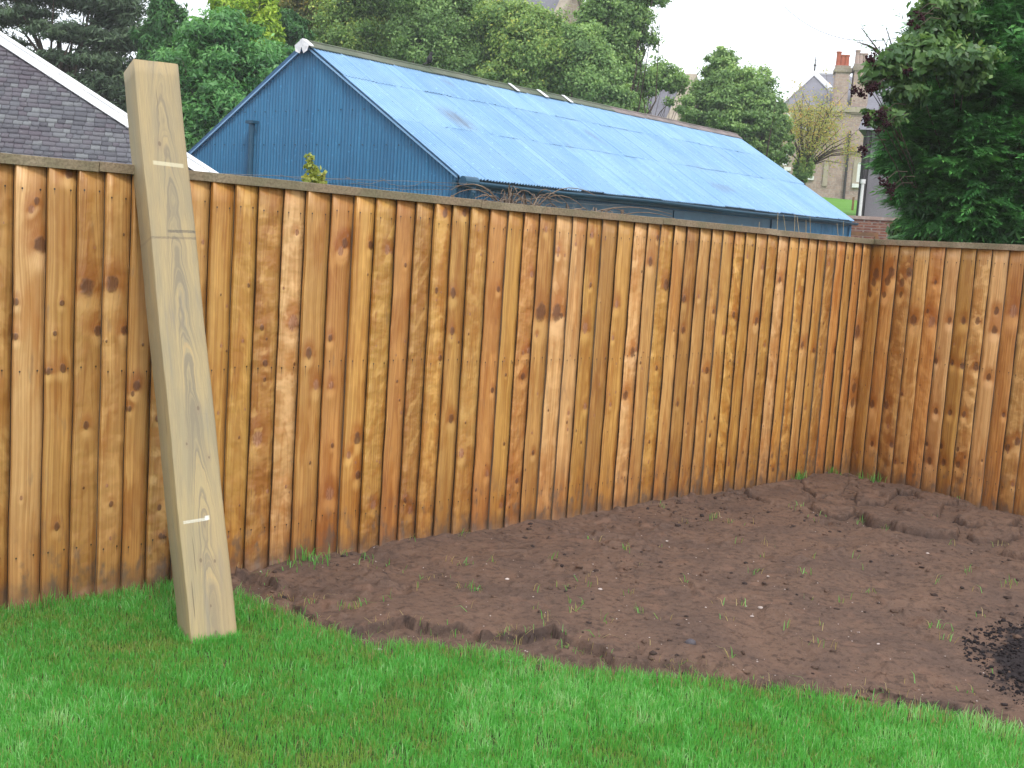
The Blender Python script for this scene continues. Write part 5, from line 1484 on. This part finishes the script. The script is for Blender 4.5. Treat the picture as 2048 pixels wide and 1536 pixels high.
# autumn vase-shaped tree in front of the stone house
def vase_tree():
    rs = np.random.RandomState(60)
    b0 = at(1606, 352, 46.0); base = np.array([b0[0], b0[1], b0[2]-2.6])
    t_ = thing('autumn_tree', base, 'slender vase shaped tree with sparse yellow and orange leaves before the stone house', 'tree')
    m = MB(); tips = []
    m.tube([base, b0-UP*0.6, b0], [0.16, 0.13, 0.12], 8)
    for k in range(30):
        px_ = rs.uniform(1560, 1690); py_ = 185+rs.uniform(0, 90)+abs(px_-1625)*0.35
        e = at(px_, py_, 46+rs.uniform(-1.2, 1.2))
        s = b0+rs.normal(0, 0.03, 3)
        mid = s*0.55+e*0.45; mid[0] += (s[0]-e[0])*0.12
        m.tube([s, s*0.75+mid*0.25, mid, mid*0.4+e*0.6, e], [0.05, 0.045, 0.03, 0.018, 0.006], 5)
        for q in np.linspace(0.35, 1, 7): tips.append(mid*(1-q)+e*q)
        for j in range(3):
            st = mid*(0.6-0.2*j)+e*(0.4+0.2*j); en = st+rs.normal(0, 0.5, 3)+UP*0.3
            m.tube([st, (st+en)/2+rs.normal(0, 0.05, 3), en], [0.014, 0.009, 0.003], 4)
            tips += [(st+en)/2, en]
    for k in range(9):
        e = at(rs.uniform(1670, 1725), rs.uniform(265, 330), 46+rs.uniform(-1, 1)); s = b0+UP*0.3
        mid = (s+e)/2+UP*0.2
        m.tube([s, mid, e], [0.03, 0.018, 0.005], 4); tips += [e, mid*0.4+e*0.6, mid*0.2+e*0.8]
    m.build('branches', M_bark, t_, smooth=True)
    tips = np.array(tips)
    bl = [(p, (0.34, 0.34, 0.32)) for p in tips]
    tree_leaves('crown', bl, 6500, 0.06, M_lf_aut, t_, rs, clump=0.5, elong=1.4, nclump=8, shell=0.1)
    for (x, y) in ((1608, 338),):
        sb = tree_leaves('ivy', [B(1606, 335, 16, 26, 45.9)], 2500, 0.10, M_lf_mass, t_, rs, clump=0.3)
vase_tree()

# ------------------------------------------------------------------ evergreen at right: feathery sprays
def sprays(name, blobs, n, size, mat, par, rs, nlf=11):
    vol = np.array([b[1][0]*b[1][2] for b in blobs]); pr = vol/vol.sum()
    P = []; D = []; TN = []
    for (c, r), f in zip(blobs, pr):
        m = int(n*f); kc = max(10, int(m/26))
        dirs = rs.normal(0, 1, (kc, 3)); dirs /= np.linalg.norm(dirs, axis=1)[:, None]
        rad = 0.72+0.34*rs.uniform(0, 1, kc)
        cc = dirs*rad[:, None]; tone = rs.uniform(-0.2, 0.2, kc)
        k = rs.randint(0, kc, m)
        off = rs.normal(0, 1, (m, 3))*0.13
        off[:, 2] *= 0.55
        p = (cc[k]+off)*(1-0.35*(rs.uniform(0, 1, m)**3))[:, None]
        P.append(np.array(c)+p*np.array(r))
        d = cc[k]+off*1.2+rs.normal(0, 0.35, (m, 3)); d[:, 2] = d[:, 2]*0.4-0.12
        D.append(d/np.linalg.norm(d, axis=1)[:, None]); TN.append(tone[k]+0.2*off[:, 2]/0.07*0.3)
    P = np.concatenate(P); D = np.concatenate(D); TN = np.concatenate(TN); m = len(P)
    sd_ = np.cross(D, np.array([0, 0, 1.0])+rs.normal(0, 0.35, (m, 3))); sd_ /= np.linalg.norm(sd_, axis=1)[:, None]
    nn = np.cross(sd_, D)
    L_ = size*rs.uniform(0.6, 1.3, m)
    Vs = []; R = []
    for j in range(nlf):
        f = (j//2+0.5)/((nlf+1)//2); sg = 1 if j % 2 else -1
        if j == nlf-1: dirl = D; ll = L_*0.45; f = 0.85
        else: dirl = D*0.75+sd_*sg*0.75; ll = L_*0.52*(1-0.55*f)
        q = P+D*(L_*f)[:, None]-UP[None]*(0.10*L_*f*f)[:, None]
        wv = (np.cross(nn, dirl)); wv /= np.linalg.norm(wv, axis=1)[:, None]
        a = q; c_ = q+dirl*ll[:, None]-UP[None]*(0.1*ll)[:, None]; mid = q+dirl*(ll*0.45)[:, None]
        ww = (ll*0.13)[:, None]
        Vs.append(np.stack([a, mid+wv*ww, c_, mid-wv*ww], 1))
        R.append(np.clip(0.42+TN+0.25*f+rs.normal(0, 0.09, m), 0, 1))
    V = np.stack(Vs, 1).reshape(-1, 3); R = np.stack(R, 1).reshape(-1)
    i = np.arange(m*nlf)[:, None]*4+np.arange(4)[None]
    return npmesh(name, V, i, mat, par, {'rnd': ('FLOAT', np.repeat(R, 4))})
def evergreen():
    rs = np.random.RandomState(71)
    YY = 12.2
    bl = [B(*b) for b in ((2010, 60, 120, 110, YY, .9), (1960, 210, 135, 95, YY, .8), (1925, 300, 125, 80, YY, .8), (2060, 180, 150, 120, YY+.4, .8), (1950, 400, 120, 75, YY, .8), (2060, 330, 150, 110, YY, .8),
                          (2060, 470, 170, 90, YY, .8), (1925, 475, 90, 60, YY+.2, .8), (2160, 60, 180, 140, YY+.5, .8), (2230, 250, 190, 160, YY+.4, .8), (2240, 430, 180, 130, YY+.3, .8), (2090, -80, 150, 110, YY+.4, .8), (1860, 240, 70, 50, YY, .9), (1840, 300, 70, 45, YY, .9), (1830, 350, 55, 40, YY, .9), (1860, 400, 60, 50, YY, .9), (1900, 130, 80, 60, YY+.2, .8), (1860, 470, 50, 40, YY+.2, .9), (1910, 60, 60, 60, YY+.4, .9))]
    bx0 = at(2080, 300, YY+0.3)
    t_ = thing('evergreen_tree', (bx0[0], bx0[1], 0), 'large dark green dense evergreen with drooping sprays over the short fence at right', 'tree')
    sprays('crown', bl, 42000, 0.165, M_lf_yew, t_, rs)
    # inner dead wood and foliage mass that closes the crown
    inner = [(c, (r[0]*0.66, r[1]*0.66, r[2]*0.66)) for c, r in bl]
    tree_leaves('inner_foliage', inner, 60000, 0.07, M_lf_yew, t_, rs, clump=0.35, elong=2.0, aspect=0.2, nclump=60, shell=0.2)
    trunk_limbs(t_, (bx0[0], bx0[1], 0), bl, 0.18, rs, nl=2)
    m = MB()
    for (x0, y0, x1, y1) in ((1790, 150, 1722, 55), (1760, 110, 1735, 92), (1800, 150, 1772, 55), (1755, 100, 1714, 84), (1800, 160, 1766, 76)):
        a = at(x0, y0, 11.9); b = at(x1, y1, 11.7)
        m.tube([a, (a+b)/2+UP*0.01, b], [0.010, 0.008, 0.003], 5)
    m.build('spiky_twigs', M_bark, t_)
    sp = []
    rs2 = np.random.RandomState(5)
    V = []; R = []
    for (x0, y0, x1, y1) in ((1790, 150, 1722, 50), (1760, 110, 1732, 92), (1800, 150, 1770, 50), (1748, 98, 1712, 82), (1800, 160, 1766, 74), (1820, 60, 1790, 20)):
        a = at(x0, y0, 11.9); b = at(x1, y1, 11.7); d = (b-a); L0 = np.linalg.norm(d); d /= L0
        for f in np.arange(0.15, 1.0, 0.018/L0):
            q = a+d*L0*f
            v = d*0.8+rs2.normal(0, 0.6, 3); v /= np.linalg.norm(v); w_ = np.cross(v, rs2.normal(0, 1, 3)); w_ /= np.linalg.norm(w_)
            V += [q, q+v*0.025+w_*0.005, q+v*0.055, q+v*0.025-w_*0.005]; R += [rs2.uniform(0.3, 0.8)]*4
    npmesh('twig_needles', V, np.arange(len(V)).reshape(-1, 4), M_lf_yew, t_, {'rnd': ('FLOAT', R)})
evergreen()
def climber():
    rs = np.random.RandomState(81)
    Yc = 11.3
    bl = [B(*b) for b in ((1800, 130, 55, 45, Yc), (1860, 110, 60, 45, Yc), (1760, 150, 34, 34, Yc), (1850, 60, 45, 50, Yc+.2), (1900, 20, 60, 50, Yc+.3), (1810, 190, 40, 30, Yc), (1745, 165, 22, 20, Yc), (1770, 240, 30, 26, Yc), (1930, 130, 60, 50, Yc), (1740, 235, 16, 14, Yc), (1870, 10, 30, 30, Yc))]
    c = at(1850, 300, Yc+.1)
    t_ = thing('flowering_shrub', (c[0], c[1], 0), 'taller broad leaved shrub with dark purple seed heads in front of the evergreen', 'shrub')
    tree_leaves('foliage', bl, 10500, 0.052, M_lf_shrub, t_, rs, clump=0.30, elong=1.7, aspect=0.42, nclump=40, shell=0.2)
    m = MB()
    for k in range(16):
        s = np.array([c[0]+rs.uniform(0.5, 0.9), c[1]+rs.uniform(1.2, 1.6), 0.0]); b = bl[rs.randint(len(bl))]
        e = b[0]+np.array(b[1])*rs.uniform(-0.9, 0.9, 3)
        mid = np.array([e[0]*0.3+s[0]*0.7+rs.uniform(0.0, 0.2), e[1]*0.2+s[1]*0.8, e[2]*0.72])
        m.tube([s, (s+mid)/2, mid, (mid+e)/2+UP*0.08, e], [0.018, 0.014, 0.010, 0.007, 0.003], 5)
    m.build('stems', M_bark, t_, smooth=True)
    for (x, y, r, n_) in ((1742, 118, 9, 60), (1708, 182, 7, 50), (1722, 187, 6, 40), (1742, 178, 9, 70), (1752, 172, 7, 50), (1765, 228, 10, 80), (1733, 240, 9, 70), (1774, 247, 7, 50), (1757, 262, 6, 30), (1725, 300, 7, 50), (1768, 364, 8, 45), (1784, 374, 8, 45), (1780, 387, 7, 30), (1815, 140, 8, 60), (1820, 45, 5, 20), (1844, 35, 5, 20), (1832, 27, 5, 20), (1836, 55, 4, 14)):
        q = at(x, y, Yc-0.25)
        cc = q+rs.normal(0, r*Yc/F*0.62, (n_, 3))
        o = clod_mesh('seed_head', cc[:, 0], cc[:, 1], cc[:, 2], rs.uniform(0.004, 0.013, n_), M_fl, rs, 1.0)
        o.parent = t_; o.matrix_parent_inverse = Matrix.Translation(-t_.location)
        e = q+np.array([0.25, 0.15, 0.12])
        MB().tube([q, (q+e)/2+UP*0.05, e], [0.003, 0.004, 0.005], 4).build('stalk', M_bark, t_)
climber()
tree('small_shrub', 'low pale green shrub in front of the brick wall, left of the evergreen foot', 'shrub',
     [(1800, 465, 22, 26, 13.5), (1820, 480, 26, 26, 13.5)], 1600, 0.07, M_lf_shrub, 90, 0.03, clump=0.3, nclump=20)

# ------------------------------------------------------------------ netting, dry stems, sprig, stalks, telephone wire
M_wire = rough_mat('old_wire', (0.20, 0.20, 0.19), (0.11, 0.10, 0.09), 8, 0.7, 0.001, 50, 0.3)
M_dry = rough_mat('dry_stem', (0.24, 0.18, 0.13), (0.15, 0.11, 0.085), 8, 0.9, 0.001, 50, 0.2)
M_straw = rough_mat('straw', (0.42, 0.34, 0.20), (0.30, 0.24, 0.15), 8, 0.9, 0.001, 50, 0.2)
def back_at(x, y, off): return onp(x, y, A0-n1*off, n1)
def netting():
    rs = np.random.RandomState(3)
    P_ = lambda x, y: back_at(x, y, 0.9)
    o = thing('wire_netting', (*P_(700, 350)[:2], 0), 'sagging strands of old wire netting strung above the fence before the blue gable', 'netting')
    m = MB()
    for (x0, x1, y0, y1, sag, r) in ((430, 930, 346, 366, 2, 0.0016), (690, 770, 352, 358, 12, 0.0014), (760, 850, 356, 362, 14, 0.0014), (850, 935, 360, 366, 10, 0.0014), (700, 900, 366, 378, 6, 0.0013), (560, 700, 350, 356, 7, 0.0012), (930, 1240, 372, 410, 10, 0.0014), (1000, 1240, 392, 424, 5, 0.0013)):
        m.tube([P_(x0+(x1-x0)*f, y0+(y1-y0)*f+sag*4*f*(1-f)+rs.normal(0, 0.6)) for f in np.linspace(0, 1, 14)], r, 4, False)
    m.build('line_wire', M_wire, o)
    m = MB()
    for k in range(70):
        x = rs.uniform(430, 935) if k < 34 else rs.uniform(960, 1245)
        yb = 372+(x-430)*0.085; 
        a = (x, yb+10); b = (x+rs.choice([-1, 1])*rs.uniform(10, 20), yb-rs.uniform(14, 30))
        m.tube([P_(*a), P_((a[0]+b[0])/2+rs.normal(0, 2), (a[1]+b[1])/2), P_(*b)], 0.0009, 3, False)
    m.build('mesh_wire', M_wire, o)
    for x in (512, 905, 1245):
        q = P_(x, 350+(x-430)*0.085)
        MB().tube([[q[0], q[1], 0], q], 0.012, 6).build('stake', M_dry, o)
netting()
def brambles():
    rs = np.random.RandomState(13)
    P_ = lambda x, y, o=0.55: back_at(x, y, o)
    o = thing('dry_bramble', (*P_(1080, 420)[:2], 0), 'tangle of leafless grey brown arching stems between the fence and shed gutter', 'dead bramble')
    roots = [(1015, 412), (1055, 419), (1130, 428), (1190, 436)]
    for k in range(95):
        rx, ry = roots[rs.randint(4)]
        q0 = P_(rx+rs.normal(0, 6), ry+40, 0.55+rs.uniform(-0.2, 0.3))
        dx = rs.normal(0, 42); hh = rs.uniform(16, 66)*(1 if rx < 1100 else 0.65)
        q1 = P_(rx+dx*0.35, ry-hh*0.9, 0.55+rs.uniform(-0.2, 0.3)); q2 = P_(rx+dx, ry-hh+rs.uniform(5, 26), 0.5+rs.uniform(-0.2, 0.3)); q3 = P_(rx+dx*1.5, ry-hh+rs.uniform(24, 60), 0.5)
        pts = []
        for t_ in np.linspace(0, 1, 9):
            pts.append(q0*(1-t_)**3+3*q1*t_*(1-t_)**2+3*q2*t_*t_*(1-t_)+q3*t_**3)
        MB().tube(pts, np.linspace(0.0042, 0.0018, 9), 4).build('stem', M_dry, o)
brambles()
def stalks():
    rs = np.random.RandomState(23)
    lst = [(1548, 470, 1556, 424), (1578, 474, 1567, 430), (1588, 474, 1590, 428), (1597, 476, 1594, 432), (1622, 474, 1620, 432), (1517, 462, 1519, 444), (1692, 480, 1687, 442), (1676, 470, 1674, 446), (1480, 462, 1484, 448), (1606, 478, 1612, 440)]
    q = back_at(1590, 470, 0.5)
    o = thing('dry_grass_stalks', (q[0], q[1], 0), 'tall thin straw coloured grass stalks rising behind the fence near the shed end', 'dry grass')
    for (x0, y0, x1, y1) in lst:
        a = back_at(x0, y0+60, 0.5); b = back_at(x1, y1, 0.5)
        mid = (a+b)/2+rs.normal(0, 0.01, 3)
        MB().tube([np.array([a[0], a[1], 0.2]), a, mid, b], [0.004, 0.0038, 0.003, 0.0018], 5).build('stalk', M_straw, o)
stalks()
def sprig():
    rs = np.random.RandomState(33)
    Y_ = 0.35
    q = back_at(628, 372, Y_)
    o = thing('leafy_sprig', (q[0], q[1], 0), 'small yellow green sprig poking over the fence before the blue gable', 'plant')
    m = MB(); bl = []
    for (x, y) in ((622, 316), (630, 345), (640, 365), (612, 358), (645, 352), (620, 330)):
        e = back_at(x, y, Y_)
        m.tube([np.array([q[0], q[1], 0.3]), q, (q+e)/2, e], [0.006, 0.004, 0.003, 0.002], 5)
        bl.append((e, (0.028, 0.028, 0.032))); bl.append(((q+e)/2, (0.02, 0.02, 0.03)))
    m.build('stem', M_dry, o)
    M_sp = leaf_mat('sprig_leaves', [(0, (0.12, 0.16, 0.03)), (0.5, (0.30, 0.36, 0.07)), (1, (0.45, 0.42, 0.12))], 0.35)
    tree_leaves('foliage', bl, 420, 0.018, M_sp, o, rs, clump=0.4, nclump=10, shell=0.2)
sprig()
a = at(1560, 5, 30); b = at(1745, 82, 24)
tw = MB().tube([a+(b-a)*f-UP*0.25*4*(f*(1-f)) for f in np.linspace(-1.2, 1.6, 24)], 0.006, 5).build('telephone_wire', M_dark)
tag(tw, 'thin overhead wire crossing the white sky above the stone house', 'wire')


# ------------------------------------------------------------------ added pale air volume, imitates glare over far things
hzm = bpy.data.materials.new('glare_haze'); hzm.use_nodes = True
ht = hzm.node_tree
ht.nodes.remove(ht.nodes['Principled BSDF'])
pv = ht.nodes.new('ShaderNodeVolumePrincipled')
pv.inputs['Color'].default_value = (0.97, 0.98, 1.0, 1)
pv.inputs['Density'].default_value = 0.0010
ht.links.new(pv.outputs[0], ht.nodes['Material Output'].inputs['Volume'])
hz_ = MB().box((-150, -40, -2), (300, 0, 0), (0, 260, 0), (0, 0, 32)).build('glare_haze', hzm)
tag(hz_, 'added pale air volume imitating glare over the far trees and houses', 'glare_haze', kind='stuff')
SC.cycles.volume_bounces = 1
SC.cycles.volume_step_rate = 10
